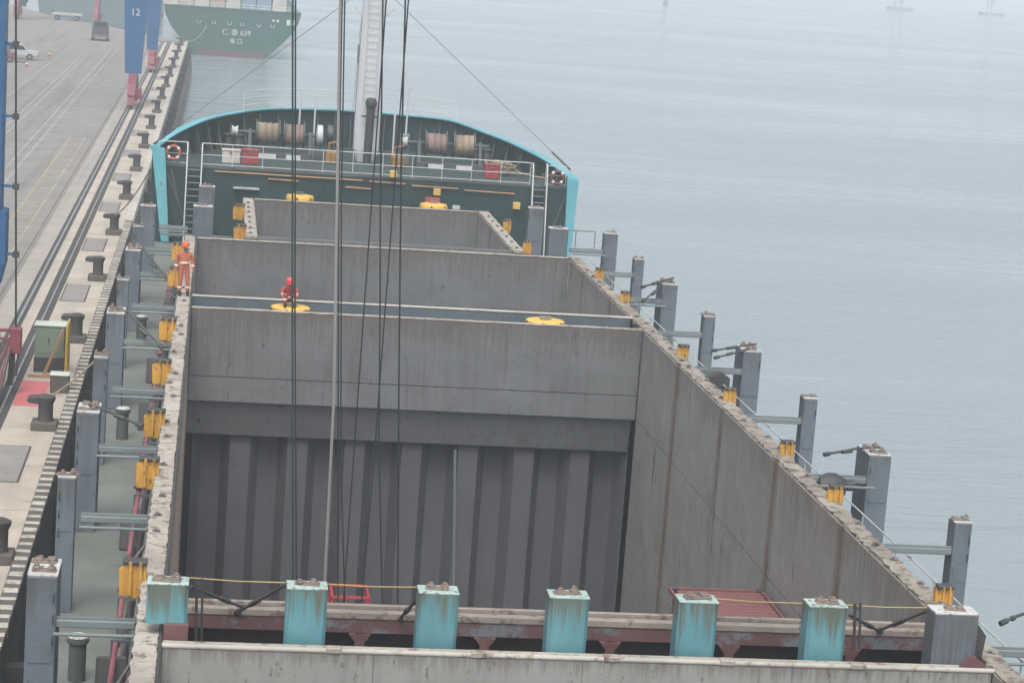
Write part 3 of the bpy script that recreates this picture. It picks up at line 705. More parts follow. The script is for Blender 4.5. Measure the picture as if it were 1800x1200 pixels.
# winches with rope drums
def winch(xs, y, rope):
    a, b = xs[0][0]-.5, xs[-1][1]+.5
    o = SB().box(a, b, y-.7, y+.7, ZF, ZF+.25).build('winch', 'winch_green')
    SB().tube([(a-.6, y, 2.25), (b+.3, y, 2.25)], .09, 10).build('winch_shaft', 'winch_green', o)
    for (p, q), mt in zip(xs, rope):
        prof = []; k = int((q-p)/.07)
        for i in range(k+1):
            prof += [(.48+.05*(i % 2)+.02*math.sin(i*1.7), p+(q-p)*i/k)]
        SB().lathe(prof, (0, y, 2.25), 'X', 22).build('rope_drum', mt, o)
        for e in (p-.07, q+.01): SB().lathe([(.66, e), (.66, e+.06)], (0, y, 2.25), 'X', 22).build('drum_flange', 'winch_green', o)
        SB().box(p+.1, q-.1, y-.95, y-.75, ZF, ZF+.2).build('brake_cover', 'white_paint', o)
    for x in (a+.15, b-.15): SB().prism([(y-.5, ZF+.2), (y+.5, ZF+.2), (y+.2, 2.4), (y-.2, 2.4)], x-.08, x+.08, 'X').build('winch_frame', 'winch_green', o)
    SB().lathe([(.3, a-.75), (.2, a-.6), (.3, a-.45)], (0, y, 2.25), 'X', 14).build('warping_head', 'post_top', o, smooth=True)
winch([(2.1, 3.15), (3.45, 4.35)], 112.6, ['rope_tan', 'rope_pink']); winch([(10.45, 11.4), (11.85, 12.8)], 112.4, ['rope_pink', 'rope_tan'])
SB().lathe([(.3, 5.0), (.5, 5.05), (.5, 5.3), (.3, 5.35)], (0, 112.6, 2.3), 'X', 18).build('chain_wheel', 'mast_white', smooth=True)
SB().lathe([(.0, 5.55), (.45, 5.6), (.45, 5.85), (.0, 5.9)], (0, 113.6, 2.3), 'X', 18).build('chain_wheel', 'winch_green', smooth=True)
for x, y in ((5.8, 111.2), (9.0, 111.0)):
    o = SB().box(x-.35, x+.35, y-.3, y+.3, ZF, ZF+.55).build('chain_stopper', 'yellow', bevel=.04)
    SB().tube([(x-.2, y, ZF+.5), (x-.2, y, ZF+.95), (x+.25, y, ZF+1.05)], .07, 8).build('stopper_lever', 'yellow', o)
for x in (1.0, 13.6): 
    for d in (-.25, .25): sput(bit, 'mooring_bitt', (x+d, 115, ZF), scale=(1.2, 1.2, 1.1))
for x, y, h in ((4.15, 112.9, 3.0), (4.9, 113.0, 2.9), (8.75, 111.5, 2.9), (9.45, 112.8, 3.8)):
    SB().tube([(x, y, ZF), (x, y, ZF+h)], .045, 8).build('vent_pole', 'white_paint')
SB().box(9.25, 9.65, 112.6, 113, ZF, ZF+1.5).build('vent_box', 'brace_grey', bevel=.03)
# mast
mast_c = Vector((7.5, 113, 0))
def ring(z, wx, wy):
    c = .25; q = [(-wx, -wy+c*wy), (-wx+c*wx, -wy), (wx-c*wx, -wy), (wx, -wy+c*wy), (wx, wy-c*wy), (wx-c*wx, wy), (-wx+c*wx, wy), (-wx, wy-c*wy)]
    return [(mast_c.x+a, mast_c.y+b, z) for a, b in q]
mo = SB().loft([ring(ZF, .45, .45), ring(ZF+.6, .62, .55), ring(4.0, .62, .55), ring(9, .54, .5), ring(18, .42, .42)]).build('mast', 'mast_white')
for s in (-.3, .3): SB().tube([(mast_c.x+s, mast_c.y-.62, 4.2), (mast_c.x+s*.95, mast_c.y-.52, 17)], .025, 6).build('ladder_rail', 'mast_white', mo)
for i in range(36): SB().tube([(mast_c.x-.3, mast_c.y-.61+.0028*i, 4.3+i*.35), (mast_c.x+.3, mast_c.y-.61+.0028*i, 4.3+i*.35)], .011, 5).build('rung', 'mast_white', mo)
SB().tube([(mast_c.x+.05, mast_c.y-.8, ZF), (mast_c.x+.1, mast_c.y-.8, 3.9)], .2, 12).build('derrick_heel', 'steel_dark', mo, smooth=True)
SB().lathe([(.0, 3.85), (.26, 3.9), (.3, 4.1), (.2, 4.3), (0, 4.35)], (mast_c.x+.1, mast_c.y-.8, 0), 'Z', 14).build('derrick_pin', 'steel_dark', mo, smooth=True)
SB().bar((mast_c.x-.35, mast_c.y-.8, 3.4), (mast_c.x+.5, mast_c.y-.8, 3.4), .08).build('derrick_arm', 'steel_dark', mo)
for s in (-1, 1): SB().bar((mast_c.x+s*.5, mast_c.y, 8.2), (mast_c.x+s*1.0, mast_c.y, 8.7), .1).build('mast_bracket', 'mast_white', mo)
SB().tube([at(638, 22, Y=113), at(632, 60, Y=112.8), at(634, 100, Y=112.8)], .018, 6).build('tackle_rope', 'rope_tan', mo)
SB().box(*[v for v in (at(633, 110, Y=112.9).x-.16, at(633, 110, Y=112.9).x+.16)], 112.75, 113.0, at(633, 112, Y=112.9).z, at(633, 78, Y=112.9).z).build('tackle_block', 'brace_grey', mo, bevel=.03)
for d in (-4, 0, 4): SB().tube([at(631+d*.5, 110, Y=112.9), at(624+d, 198, Y=112.6)], .014, 5).build('tackle_rope', 'steel_lash', mo)
for pxy in ((268, 255), (1004, 300)):
    e = at(*pxy, Y=106.2); a = Vector((mast_c.x+(-.5 if pxy[0] < 500 else .5), mast_c.y, 9.6))
    SB().tube([a, e], .013, 6).build('mast_stay', 'steel_dark', mo)
    SB().tube([e.lerp(a, .005), e.lerp(a, .1)], .05, 6).build('turnbuckle', 'steel_dark', mo)

# ================================================================== THINGS ON AND ABOUT THE SHIP
def life_ring(p, label, mat):
    t = thing('life_ring', label, 'life ring', p)
    ringpts = [(.3*math.cos(a), 0, .3*math.sin(a)) for a in [2*PI*i/20 for i in range(20)]]
    MB().tube(ringpts, .065, 8, True).build('ring', mat, t, smooth=True)
    for k in range(4):
        a = PI/4+k*PI/2; seg_ = [(.3*math.cos(a+d), 0, .3*math.sin(a+d)) for d in (-.18, 0, .18)]
        MB().tube(seg_, .071, 8).build('band', 'reflective', t)
life_ring(at(305, 268, Y=105.9), 'orange life ring hung on the white rail at the port corner of the forecastle', 'ring_orange')
life_ring(at(980, 312, Y=105.95), 'dull red life ring on the starboard corner rail of the forecastle', 'crane_red')
def deck_box(p, wd, dp, h, mat, name, label, cat):
    t = thing(name, label, cat, p)
    MB().box(-wd/2, wd/2, -dp/2, dp/2, 0, h).build('body', mat, t, bevel=.015)
    MB().box(-wd/2-.03, wd/2+.03, -dp/2-.03, dp/2+.03, h+.003, h+.06).build('lid', mat, t, bevel=.01)
    MB().box(-.06, .06, -dp/2-.06, -dp/2-.032, h-.12, h-.02).build('latch', 'steel_lash', t)
deck_box((1.75, 108.6, ZF), .78, .5, .62, 'red_box', 'fire_box', 'red fire box beside the pale crate behind the port forecastle rail', 'fire box')
deck_box((.85, 108.6, ZF), .85, .6, .58, 'box_pale', 'crate', 'pale crate next to the red fire box on the forecastle deck', 'crate')
deck_box((13.35, 108.6, ZF), .7, .5, .62, 'red_box', 'fire_box', 'red fire box standing alone behind the starboard forecastle rail', 'fire box')
coil = thing('rope_coil', 'tangled pale mooring rope heaped on the starboard side of the forecastle', 'rope', (14.0, 110.5, ZF))
pts = []
for i in range(90):
    a = i*.55; r = .45+.22*math.sin(i*.37); pts.append((r*1.2*math.cos(a), r*math.sin(a), .06+.0065*i+.05*math.sin(i*1.9)))
MB().tube(pts, .05, 6).build('rope', 'rope_tan', coil, smooth=True)
MB().tube([(.5, 0, .4), (1.0, -.4, .15), (1.6, -.6, .06), (2.1, -1.0, .05)], .05, 6).build('rope_tail', 'rope_tan', coil, smooth=True)

# lashing rods lying on post tops and between the posts
def rod(pts, r, label, mat='steel_dark'):
    P = [Vector(p) for p in pts]; t = thing('lashing_rod', label, 'lashing rod', P[0], group='lashing rods')
    Q = [p-P[0] for p in P]
    MB().tube(Q, r, 6).build('rod', mat, t)
    d = (Q[-1]-Q[-2]).normalized()
    MB().tube([Q[-1], Q[-1]+d*.18], r*1.9, 6).build('hook', mat, t)
    MB().tube([Q[0].lerp(Q[-1], .55), Q[0].lerp(Q[-1], .75)], r*1.7, 6).build('turnbuckle', mat, t)
z1 = .42
rod([at(155, 710, Y=54.6), at(175, 716, Y=54.6), at(240, 744, Y=54.0)], .035, 'dark rod slanting inboard from the port post level with the second corner')
rod([(-2.7, 68.9, .56), (-2.3, 68.7, .5), (-1.35, 68.2, -.35)], .035, 'dark rod slanting inboard from the port post beside the green quay cabinet')
rod([(-2.7, 82.4, .56), (-2.3, 82.2, .5), (-1.5, 81.7, -.35)], .035, 'dark rod slanting from the port post beside the standing worker')
rod([at(1185, 488, Y=82.4), at(1160, 495, Y=82.2), at(1134, 503, Y=81.8)], .035, 'upper dark rod reaching inboard from the third starboard post from the bow')
rod([at(1182, 492, Y=82.2), at(1162, 502, Y=82.2), at(1134, 526, Y=81.6)], .035, 'lower dark rod slanting down from the third starboard post from the bow')
rod([at(1330, 604, Y=69), at(1305, 608, Y=68.8), at(1260, 615, Y=68.2)], .03, 'upper chain-like rod sticking out from the broad starboard post amidships')
rod([at(1318, 612, Y=68.6), at(1300, 618, Y=68.5), at(1264, 627, Y=68.2)], .03, 'lower hooked rod sticking out from the broad starboard post amidships')
rod([at(1545, 786, Y=54.8), at(1505, 788, Y=54.6), at(1458, 797, Y=54.2)], .03, 'thin rod pointing inboard from the broad starboard post near the ribbed container')
rod([at(1800, 1078, Y=40.8), at(1785, 1083, Y=40.7), at(1770, 1090, Y=40.6)], .03, 'short dark rod poking in at the right picture edge')
def vbar(a, b, label, r=.03): rod([at(*a[:2], Y=a[2]), at(*b[:2], Y=b[2])], r, label)
vbar((336, 1030, 39.2), (425, 1066, 40.15), 'dark rod sloping from the leftmost teal post to the maroon coaming')
vbar((502, 1027, 38.9), (420, 1074, 40.1), 'long pale dark rod sloping left from the second teal post')
vbar((738, 1048, 38.9), (705, 1084, 40.1), 'short dark rod on the left side of the third teal post')
vbar((1492, 1080, 38.9), (1545, 1108, 40.1), 'dark rod sloping right from the rightmost teal post')
vbar((1642, 1068, 38.8), (1548, 1106, 40.1), 'dark rod sloping left from the grey starboard corner post')
def stanchion_pair(px, pyt, pyb, Y, label):
    a, b = at(px, pyt, Y=Y), at(px-2, pyb, Y=Y); t = tag(MB().tube([a, b], .03, 6).tube([a+Vector((.1, 0, .02)), b+Vector((.1, 0, 0))], .025, 6).bar(a+Vector((-.02, 0, -.1)), a+Vector((.13, 0, -.1)), .03).build('stanchion', 'steel_dark'), label, 'stanchion')
stanchion_pair(346, 1018, 1132, 38.9, 'pair of thin dark upright stanchions beside the leftmost teal post')
stanchion_pair(1503, 1060, 1140, 38.9, 'thin dark upright stanchions right of the last teal post')
for i, (a, b, lb) in enumerate((((-.05, 38.95, .93), (1.66, 38.95, .9), 'first'), ((2.36, 38.95, .9), (3.98, 38.95, .9), 'second'), ((9.4, 38.95, .88), (11.05, 38.95, .85), 'third'), ((11.78, 38.95, .85), (13.45, 38.97, .84), 'fourth'))):
    A, B = Vector(a), Vector(b); md = A.lerp(B, .5)+Vector((0, 0, -.02))
    tag(MB().tube([A, md, B], .013, 5).build('safety_line', 'wire_yellow'), lb+' stretch of thin yellow line strung between post tops, counted from the quay side', 'safety line', 'safety lines between the teal posts')

# hoisting wires that hang into the big hold
def wire(pts, r, mat, label):
    P = [at(x, y, Y=60) for x, y in pts]; d = (P[0]-P[1]).normalized(); P.insert(0, P[0]+d*((24-P[0].z)/d.z))
    d = (P[-1]-P[-2]).normalized(); P.append(P[-1]+d*max(0, (P[-1].z-(-10.5))/-d.z))
    t = tag(MB().tube(P, r, 6).build('hoist_wire', mat), label, 'wire rope', 'hoisting wires into the hold')
wire([(514.5, 0), (514, 560), (515, 1010)], .03, 'wire_green', 'dark green hoist wire passing just in front of the seated worker')
wire([(519.5, 0), (518.5, 560), (521, 1015)], .024, 'wire_dark', 'thin dark wire hugging the right side of the leftmost green wire')
wire([(598, 0), (590.5, 480), (587, 700), (571, 1015)], .042, 'wire_pale', 'thick pale grey rope hanging into the hold')
wire([(601.5, 0), (595, 360), (594, 1060)], .022, 'wire_dark', 'dark wire directly right of the thick pale rope')
wire([(606, 0), (600, 360), (599, 800), (606, 1060)], .022, 'wire_dark', 'second dark wire right of the thick pale rope')
wire([(673, 0), (668.5, 360), (668, 540), (666, 780), (672, 1060)], .024, 'wire_dark', 'upright dark wire in line with the right edge of the mast')
wire([(679, 0), (653, 360), (626, 740), (607, 1010)], .022, 'wire_dark', 'slanting dark wire crossing from the mast foot down to the red loader')
wire([(718, 0), (690, 370), (661, 760), (636, 1055)], .022, 'wire_dark', 'slanting dark wire crossing the upright wire low over the bulkhead')
wire([(712.5, 0), (705, 300), (701, 700), (699, 1060)], .026, 'wire_dark', 'rightmost dark wire hanging straight down into the hold')

# containers in the hold: three red boxes, one on another, beside the starboard wall
def container(name, label, cat, x0, x1, y0, y1, z0, z1, mat, ribs=True, group=None):
    t = thing(name, label, cat, ((x0+x1)/2, (y0+y1)/2, z0), group=group); L_, W_, H_ = (y1-y0), (x1-x0), (z1-z0)
    m = MB(); n = int(L_/.26); 
    # corrugated roof running across
    pr = []
    for i in range(n):
        y = -L_/2+.1+(L_-.2)*i/n; s = (L_-.2)/n
        pr += [(y, H_-.02), (y+s*.42, H_-.02), (y+s*.5, H_-.11), (y+s*.9, H_-.11)]
    k = len(pr)
    m.add([(-W_/2+.1, a, b) for a, b in pr]+[(W_/2-.1, a, b) for a, b in pr], [(i, i+1, k+i+1, k+i) for i in range(k-1)])
    m.build('roof_panel', mat, t)
    for s in (-1, 1):
        sp = []
        for i in range(n):
            y = -L_/2+.1+(L_-.2)*i/n; q = (L_-.2)/n
            sp += [(y, 0), (y+q*.35, 0), (y+q*.5, .05), (y+q*.85, .05)]
        k = len(sp); X = s*(W_/2-.02)
        MB().add([(X-s*b, a, .12) for a, b in sp]+[(X-s*b, a, H_-.08) for a, b in sp], [(i, i+1, k+i+1, k+i) for i in range(k-1)]).build('side_panel', mat, t)
        MB().box(-W_/2+.08, W_/2-.08, s*(L_/2-.04)-.02, s*(L_/2-.04)+.02, .1, H_-.1).build('end_panel', mat, t)
    f = MB()
    for sx in (-1, 1):
        f.box(sx*(W_/2)-.06 if sx < 0 else W_/2-.06, sx*(W_/2)+.0 if sx < 0 else W_/2, -L_/2, L_/2, H_-.1, H_)
        f.box(min(sx*W_/2, sx*(W_/2-.08)), max(sx*W_/2, sx*(W_/2-.08)), -L_/2, L_/2, 0, .12)
    for v in (-1, 1): f.box(-W_/2+.06, W_/2-.06, min(v*L_/2, v*(L_/2-.1)), max(v*L_/2, v*(L_/2-.1)), H_-.1, H_-.003)
    f.build('frame', mat, t)
    c = MB().box(-.09, .09, -.09, .09, -.06, .06).mesh('corner_casting', 'steel_dark', bevel=.01)
    for sx in (-1, 1):
        for sy in (-1, 1): put(c, 'corner_casting', t, (sx*(W_/2-.09), sy*(L_/2-.09), H_-.04))
    return t
ct = at(1340, 1036, z=-3.25); cx = min(ct.x, 14.3); cyy = ct.y
for i, lb in enumerate(('dull red ribbed container, topmost of the stack by the starboard hold wall', 'middle red container of the stack by the starboard hold wall', 'lowest red container of the stack by the starboard hold wall')):
    container('shipping_container', lb, 'container', cx-2.36, cx, cyy-6.06, cyy, -3.25-2.58*(i+1)+.01, -3.25-2.58*i, 'container_red', group='red containers stacked in the hold')

# red wheel loader working at the far end of the hold
lp = at(612, 1060, Y=69.5)
ld = thing('wheel_loader', 'red wheel loader with open windowed cab at the bottom of the big hold', 'loader', (lp.x, 69.5, Z_FLOOR))
MB().box(-.6, .6, -1.9, .9, .75, 1.75).box(-.5, .5, .9, 2.2, .7, 1.3).build('body', 'loader_red', ld, bevel=.05)
wh = MB().lathe([(.3, -.22), (.62, -.2), (.68, 0), (.62, .2), (.3, .22)], axis='X', n=20).mesh('wheel', 'loader_dark', smooth=True)
hub = MB().lathe([(.28, -.24), (.28, .24)], axis='X', n=14).mesh('rim', 'loader_red')
for sx in (-1, 1):
    for y in (-1.2, 1.4):
        o = put(wh, 'wheel', ld, (sx*.82, y, .68)); put(hub, 'rim', o)
ztop = at(612, 1037, Y=69.5).z-Z_FLOOR
cab = MB(); fr = .035
for x, y, xx in ((-.62, -.8, -.55), (.68, -.8, .58), (-.62, .6, -.55), (.68, .6, .58), (-.16, -.8, -.14)): cab.bar((x, y, 1.7), (xx, y*.9, ztop), fr*2)
for y in (-.76, .56): cab.bar((-.6, y, ztop), (.63, y, ztop), fr*2)
for x in (-.56, .58): cab.bar((x, -.76, ztop), (x, .56, ztop), fr*2)
cab.box(-.66, .72, -.84, -.76, 1.72, 1.95)
cab.build('cab_frame', 'loader_red', ld)
MB().box(-.5, .54, -.6, .5, 1.76, 2.2).build('cab_interior', 'loader_dark', ld)
MB().prism([(2.2, .1), (3.1, .1), (3.2, .25), (2.6, .9), (2.3, .9)], -1.1, 1.1, 'X').build('bucket', 'steel_dark', ld)
MB().bar((-.4, 1.0, 1.2), (-.4, 2.4, .6), .14, .2).bar((.4, 1.0, 1.2), (.4, 2.4, .6), .14, .2).build('lift_arm', 'loader_red', ld)

# ------------------------------------------------------------------ workers
def skinned(name, mat, verts, edges, radii, root, parent, sub=2):
    me = bpy.data.meshes.new(name); me.from_pydata([tuple(v) for v in verts], edges, [])
    o = put(me, name, parent); me.materials.append(MATS[mat])
    md = o.modifiers.new('skin', 'SKIN'); md.use_smooth_shade = True; md.branch_smoothing = .4
    for i, d in enumerate(me.skin_vertices[0].data):
        r = radii[i]; d.radius = r if isinstance(r, tuple) else (r, r); d.use_root = (i == root)
    s = o.modifiers.new('subdivision', 'SUBSURF'); s.levels = sub; s.render_levels = sub
    return o
def worker(label, loc, rz, suit, hat, J):
    """J: joints in the worker's own frame (facing -Y), keys pelvis chest neck head and sh/el/wr/hip/kn/an for sides l, r"""
    t = thing('person', label, 'person', loc, rz)
    V = lambda k: Vector(J[k])
    up = (V('head')-V('neck')).normalized()
    # body: head, neck, trunk, arms with fingers, legs - one continuous skin
    vs, es, rs = [], [], []
    def add(p, r, link=None):
        vs.append(Vector(p)); rs.append(r)
        if link is not None: es.append((link, len(vs)-1))
        return len(vs)-1
    pel = add(V('pelvis'), .11); ch = add(V('chest'), .12, pel); nk = add(V('neck'), .055, ch)
    hb = add(V('neck')+up*.07, .058, nk); hm = add(V('neck')+up*.15, .082, hb); ht = add(V('neck')+up*.24, .07, hm)
    add(V('neck')+up*.14+Vector((0, -.1, 0)), .018, hm)                         # nose
    for s in 'lr':
        sh = add(V('sh'+s), .055, ch); el = add(V('el'+s), .04, sh); wr = add(V('wr'+s), .028, el)
        hd = (V('wr'+s)-V('el'+s)).normalized(); pm = add(V('wr'+s)+hd*.06, (.036, .02), wr)
        side = hd.cross(Vector((0, 1, 0))).normalized() if abs(hd.y) < .9 else Vector((1, 0, 0)); fw = Vector((0, -1, 0))
        for q, ln in ((-.03, .07), (-.01, .085), (.01, .08), (.03, .06)):
            a = add(V('wr'+s)+hd*.095+fw*q, .0095, pm); b = add(vs[a]+hd*ln*.5, .009, a); add(vs[b]+hd*ln*.4+fw*.012, .008, b)
        a = add(V('wr'+s)+hd*.05+fw*.045, .011, wr); add(vs[a]+hd*.045+fw*.012, .009, a)
        hp = add(V('hip'+s), .075, pel); kn = add(V('kn'+s), .05, hp); an = add(V('an'+s), .036, kn)
    skinned('body', 'skin', vs, es, rs, 0, t)
    # coverall
    vs, es, rs = [], [], []
    pel = add(V('pelvis'), (.165, .125)); w_ = add(V('pelvis').lerp(V('chest'), .45), (.16, .12), pel); ch = add(V('chest'), (.185, .13), w_); add(V('neck')+up*.02, .075, ch)
    for s in 'lr':
        sh = add(V('sh'+s), .078, ch); el = add(V('el'+s), .062, sh); add(V('wr'+s), .05, el)
        hp = add(V('hip'+s), .105, pel); kn = add(V('kn'+s), .078, hp); add(V('an'+s), .07, kn)
    skinned('coverall', suit, vs, es, rs, 0, t)
    # boots
    for s in 'lr':
        a = V('an'+s); f = Vector(J.get('foot', (0, -1, 0)))
        skinned('boot', 'boots', [a+Vector((0, .02, .05)), a+Vector((0, .02, -.04)), a+f*.12+Vector((0, 0, -.055)), a+f*.2+Vector((0, 0, -.065))], [(0, 1), (1, 2), (2, 3)], [.062, .06, .05, .04], 1, t, 1)
    # reflective bands
    def band(p, d, r, wd=.05):
        d = d.normalized(); MB().tube([p-d*wd/2, p+d*wd/2], r, 14).build('reflective_band', 'reflective', t, smooth=True)
    band(V('pelvis').lerp(V('chest'), .4), V('chest')-V('pelvis'), .165, .055)
    for s in 'lr':
        band(V('el'+s).lerp(V('wr'+s), .55), V('wr'+s)-V('el'+s), .064)
        band(V('kn'+s).lerp(V('an'+s), .55), V('an'+s)-V('kn'+s), .088)
    # helmet with brim, ears and eyes
    hc = V('neck')+up*.19
    m = MB().lathe([(.128, .0), (.13, .02), (.12, .075), (.09, .12), (.045, .142), (0, .148)], (0, 0, 0), 'Z', 18)
    m.prism([(-.1, -.1), (-.07, -.185), (.07, -.185), (.1, -.1)], 0, .018)
    h = m.build('helmet', hat, t, smooth=True); h.location = hc; h.rotation_euler = up.to_track_quat('Z', 'Y').to_euler() if abs(up.z) < .999 else (0, 0, 0)
    for s in (-1, 1):
        MB().lathe([(0, -.012), (.014, 0), (0, .012)], tuple(V('neck')+up*.165+Vector((s*.035, -.088, 0))), 'Y', 8).build('eye', 'hair', t)
        MB().lathe([(0, -.02), (.03, 0), (0, .02)], tuple(V('neck')+up*.14+Vector((s*.09, 0, 0))), 'X', 8).build('ear', 'skin', t)
    MB().bar(V('neck')+up*.09+Vector((-.025, -.078, 0)), V('neck')+up*.09+Vector((.025, -.078, 0)), .02, .008).build('mouth', 'maroon', t)
    return t
stand = dict(pelvis=(0, 0, .95), chest=(0, .01, 1.32), neck=(0, 0, 1.47), head=(0, -.03, 1.7), shl=(-.2, .01, 1.4), ell=(-.265, .02, 1.13), wrl=(-.28, -.06, .88), shr=(.2, .01, 1.4), elr=(.265, .02, 1.13), wrr=(.275, -.06, .88),
             hipl=(-.1, 0, .9), knl=(-.12, -.02, .5), anl=(-.13, .01, .09), hipr=(.1, 0, .9), knr=(.12, -.02, .5), anr=(.14, .0, .09))
worker('worker in orange coveralls and orange helmet standing upright on the port coaming', (-.76, 75.3, .03), .12, 'coverall', 'helmet_orange', stand)
sit = dict(pelvis=(0, .1, .17), chest=(0, -.02, .5), neck=(.0, -.1, .64), head=(-.01, -.2, .85), shl=(-.2, -.03, .57), ell=(-.27, -.2, .36), wrl=(-.16, -.4, .4), shr=(.2, -.03, .57), elr=(.27, -.2, .36), wrr=(.16, -.4, .4),
           hipl=(-.1, .06, .15), knl=(-.17, -.34, .4), anl=(-.14, -.42, .1), hipr=(.1, .06, .15), knr=(.17, -.34, .4), anr=(.14, -.42, .1))
worker('worker in red coveralls and red helmet sitting on the yellow vent disc', (2.72, 74.45, .02), .0, 'coverall_red', 'helmet_red', sit)

# ================================================================== QUAY THINGS
_ord = ['zeroth', 'first', 'second', 'third', 'fourth', 'fifth', 'sixth', 'seventh', 'eighth', 'ninth', 'tenth', 'eleventh', 'twelfth', 'thirteenth', 'fourteenth', 'fifteenth']
bb = MB().box(-.42, .42, -.42, .42, 0, .28).mesh('base', 'bollard_base', bevel=.03)
bpst = MB().lathe([(.27, .28), (.24, .4), (.24, .85), (.3, .98), (.32, 1.08), (.2, 1.14), (0, 1.15)], n=16).mesh('post', 'bollard_dark', smooth=True)
bhorn = MB().prism([(-.55, .88), (-.1, .85), (-.1, 1.12), (-.5, 1.1), (-.6, 1.0)], -.2, .2, 'Y').mesh('horn', 'bollard_dark', bevel=.04)
for i in range(-1, 16):
    y = 74.2+15.85*i
    lb = {-1: 'dark bollard by the worn kerb at the left picture edge', 0: 'dark horned bollard just past the red plate and dark box', 1: 'dark bollard behind the green cabinet', 2: 'dark bollard beside the nearest square cover plate, past the cabinet'}.get(i, _ord[i]+' dark bollard along the kerb counted from the green cabinet')
    t = thing('bollard', lb, 'bollard', (-5.05, y, zq+.03), 0, 'mooring bollards along the quay edge')
    put(bb, 'base', t); put(bpst, 'post', t, (.02, 0, 0)); put(bhorn, 'horn', t)
# mooring rope from near bollard to the ship, and one at the bow
def mooring(a, b, sag, label, r=.035):
    A, B = Vector(a), Vector(b); pts = [A.lerp(B, k/12)-Vector((0, 0, sag*4*(k/12)*(1-k/12))) for k in range(13)]
    tag(MB().tube(pts, r, 6).build('mooring_rope', 'rope_tan', smooth=True), label, 'rope', 'mooring ropes')
mooring((-5.05, 74.3, zq+1.0), (-2.96, 80.3, -2.2), .25, 'mooring rope from the horned bollard up to the ship side near the green cabinet')
mooring((-5.05, 121.9, zq+1.0), (-2.9, 108.5, .6), .3, 'mooring rope from the quay to the port bow')
mooring((-5.05, 311.5, zq+1.0), (-2.0, 371.5, -4.2), 1.2, 'mooring rope from the end of the quay to the green stern', .06)
# green electric cabinet with yellow guard frame
cb = thing('electric_cabinet', 'pale green electric cabinet with dark plinth standing on the quay', 'cabinet', (-5.62, 83.6, zq+.03))
MB().box(-.55, .55, 0, .8, .0, .55).build('plinth', 'steel_dark', cb, bevel=.01)
MB().box(-.53, .53, .02, .78, .55, 1.72).build('body', 'cabinet_green', cb, bevel=.015)
MB().box(-.58, .58, -.03, .83, 1.722, 1.79).build('roof', 'cabinet_top', cb, bevel=.015)
for x in (-.26, .26): MB().box(x-.25, x+.25, -.0, .017, .72, 1.66).build('door', 'cabinet_green', cb)
MB().box(-.04, .0, -.03, .0, 1.1, 1.3).build('handle', 'steel_dark', cb)
gd = thing('guard_frame', 'yellow tubular guard frame right of the green cabinet', 'guard frame', (-4.98, 83.6, zq+.03))
for y in (-.3, .35, 1.0):
    MB().tube([(0, y, 0), (0, y, 1.85)], .05, 8).build('upright', 'pipe_yellow', gd)
for z in (.7, 1.25, 1.85): MB().tube([(0, -.3, z), (0, 1.0, z)], .04, 8).build('rail', 'pipe_yellow', gd)
tag(MB().bar((-5.1, 83.3, zq+1.75), (-5.75, 82.9, zq+.05), .1, .07).build('timber_beam', 'timber'), 'brown timber leaning against the front of the green cabinet', 'timber')
tag(MB().bar((-6.3, 82.6, zq+.08), (-4.98, 82.6, zq+.08), .12, .1).build('timber_beam', 'timber'), 'brown timber lying on the ground below the green cabinet', 'timber')
bx = thing('concrete_block', 'dark block with a pale top beside the red plate on the quay', 'block', (-4.98, 80.2, zq+.03))
MB().box(-.33, .33, -.25, .3, 0, .62).build('body', 'bollard_base', bx, bevel=.02); MB().box(-.35, .35, -.27, .32, .622, .69).build('top_slab', 'cabinet_top', bx, bevel=.02)

# cranes on the quay
def crane(Y, x0, x1, zfoot, num, label, xl, near=False, ztop=22.):
    xc = (x0+x1)/2; t = thing('quay_crane', label, 'crane', (xc, Y, zq), group='blue quay cranes'); H = ztop-zq; zf = zfoot-zq; wd = (x1-x0)/2
    for k, xx in enumerate((0, xl)):
        m = MB(); 
        rings = [[(xx-wd*.68, -.55, zf), (xx+wd*.68, -.55, zf), (xx+wd*.68, .55, zf), (xx-wd*.68, .55, zf)],
                 [(xx-wd*.8, -.7, zf+2.5), (xx+wd*.8, -.7, zf+2.5), (xx+wd*.8, .7, zf+2.5), (xx-wd*.8, .7, zf+2.5)],
                 [(xx-wd, -.8, zf+7), (xx+wd, -.8, zf+7), (xx+wd, .8, zf+7), (xx-wd, .8, zf+7)],
                 [(xx-wd, -.8, H), (xx+wd, -.8, H), (xx+wd, .8, H), (xx-wd, .8, H)]]
        m.loft(rings).build('leg', 'crane_blue', t)
        b = MB().prism([(-3.2, zf*.42), (3.2, zf*.42), (2.6, zf*.75), (.7, zf), (-.7, zf), (-2.6, zf*.75)], xx-.35, xx+.35, 'X').build('bogie_beam', 'crane_red', t)
        for s in (-2.2, 2.2):
            MB().prism([(s-1.15, .42), (s+1.15, .42), (s+.8, zf*.42+.1), (s-.8, zf*.42+.1)], xx-.3, xx+.3, 'X').build('bogie', 'crane_red', t)
            for q in (-.6, .6): MB().lathe([(.32, -.14), (.32, .14)], (xx, s+q, .37), 'X', 16).build('wheel', 'steel_dark', t)
        MB().tube([(xx+.5, -1.5, .5), (xx+.5, -1.5, zf)], .05, 6).build('hose', 'steel_dark', t)
        MB().box(xx+.4, xx+.9, -2.4, -1.7, .9, 1.8).build('drive_box', 'crane_red', t, bevel=.03)
    MB().box(xl, 0, -.6, .6, H-.02, H+1.6).build('portal_beam', 'crane_blue', t)
    if num: lettering(num, .85, (0, -.815, H-ztop+3.9), (PI/2, 0, 0), 'white_paint', t)
    return t
crane(206, -8.45, -6.37, -1.5, '12', 'blue crane leg numbered 12 on red bogies', -19)
crane(256, -8.1, -6.4, -2.1, '11', 'blue crane leg numbered 11 partly behind crane 12', -19)
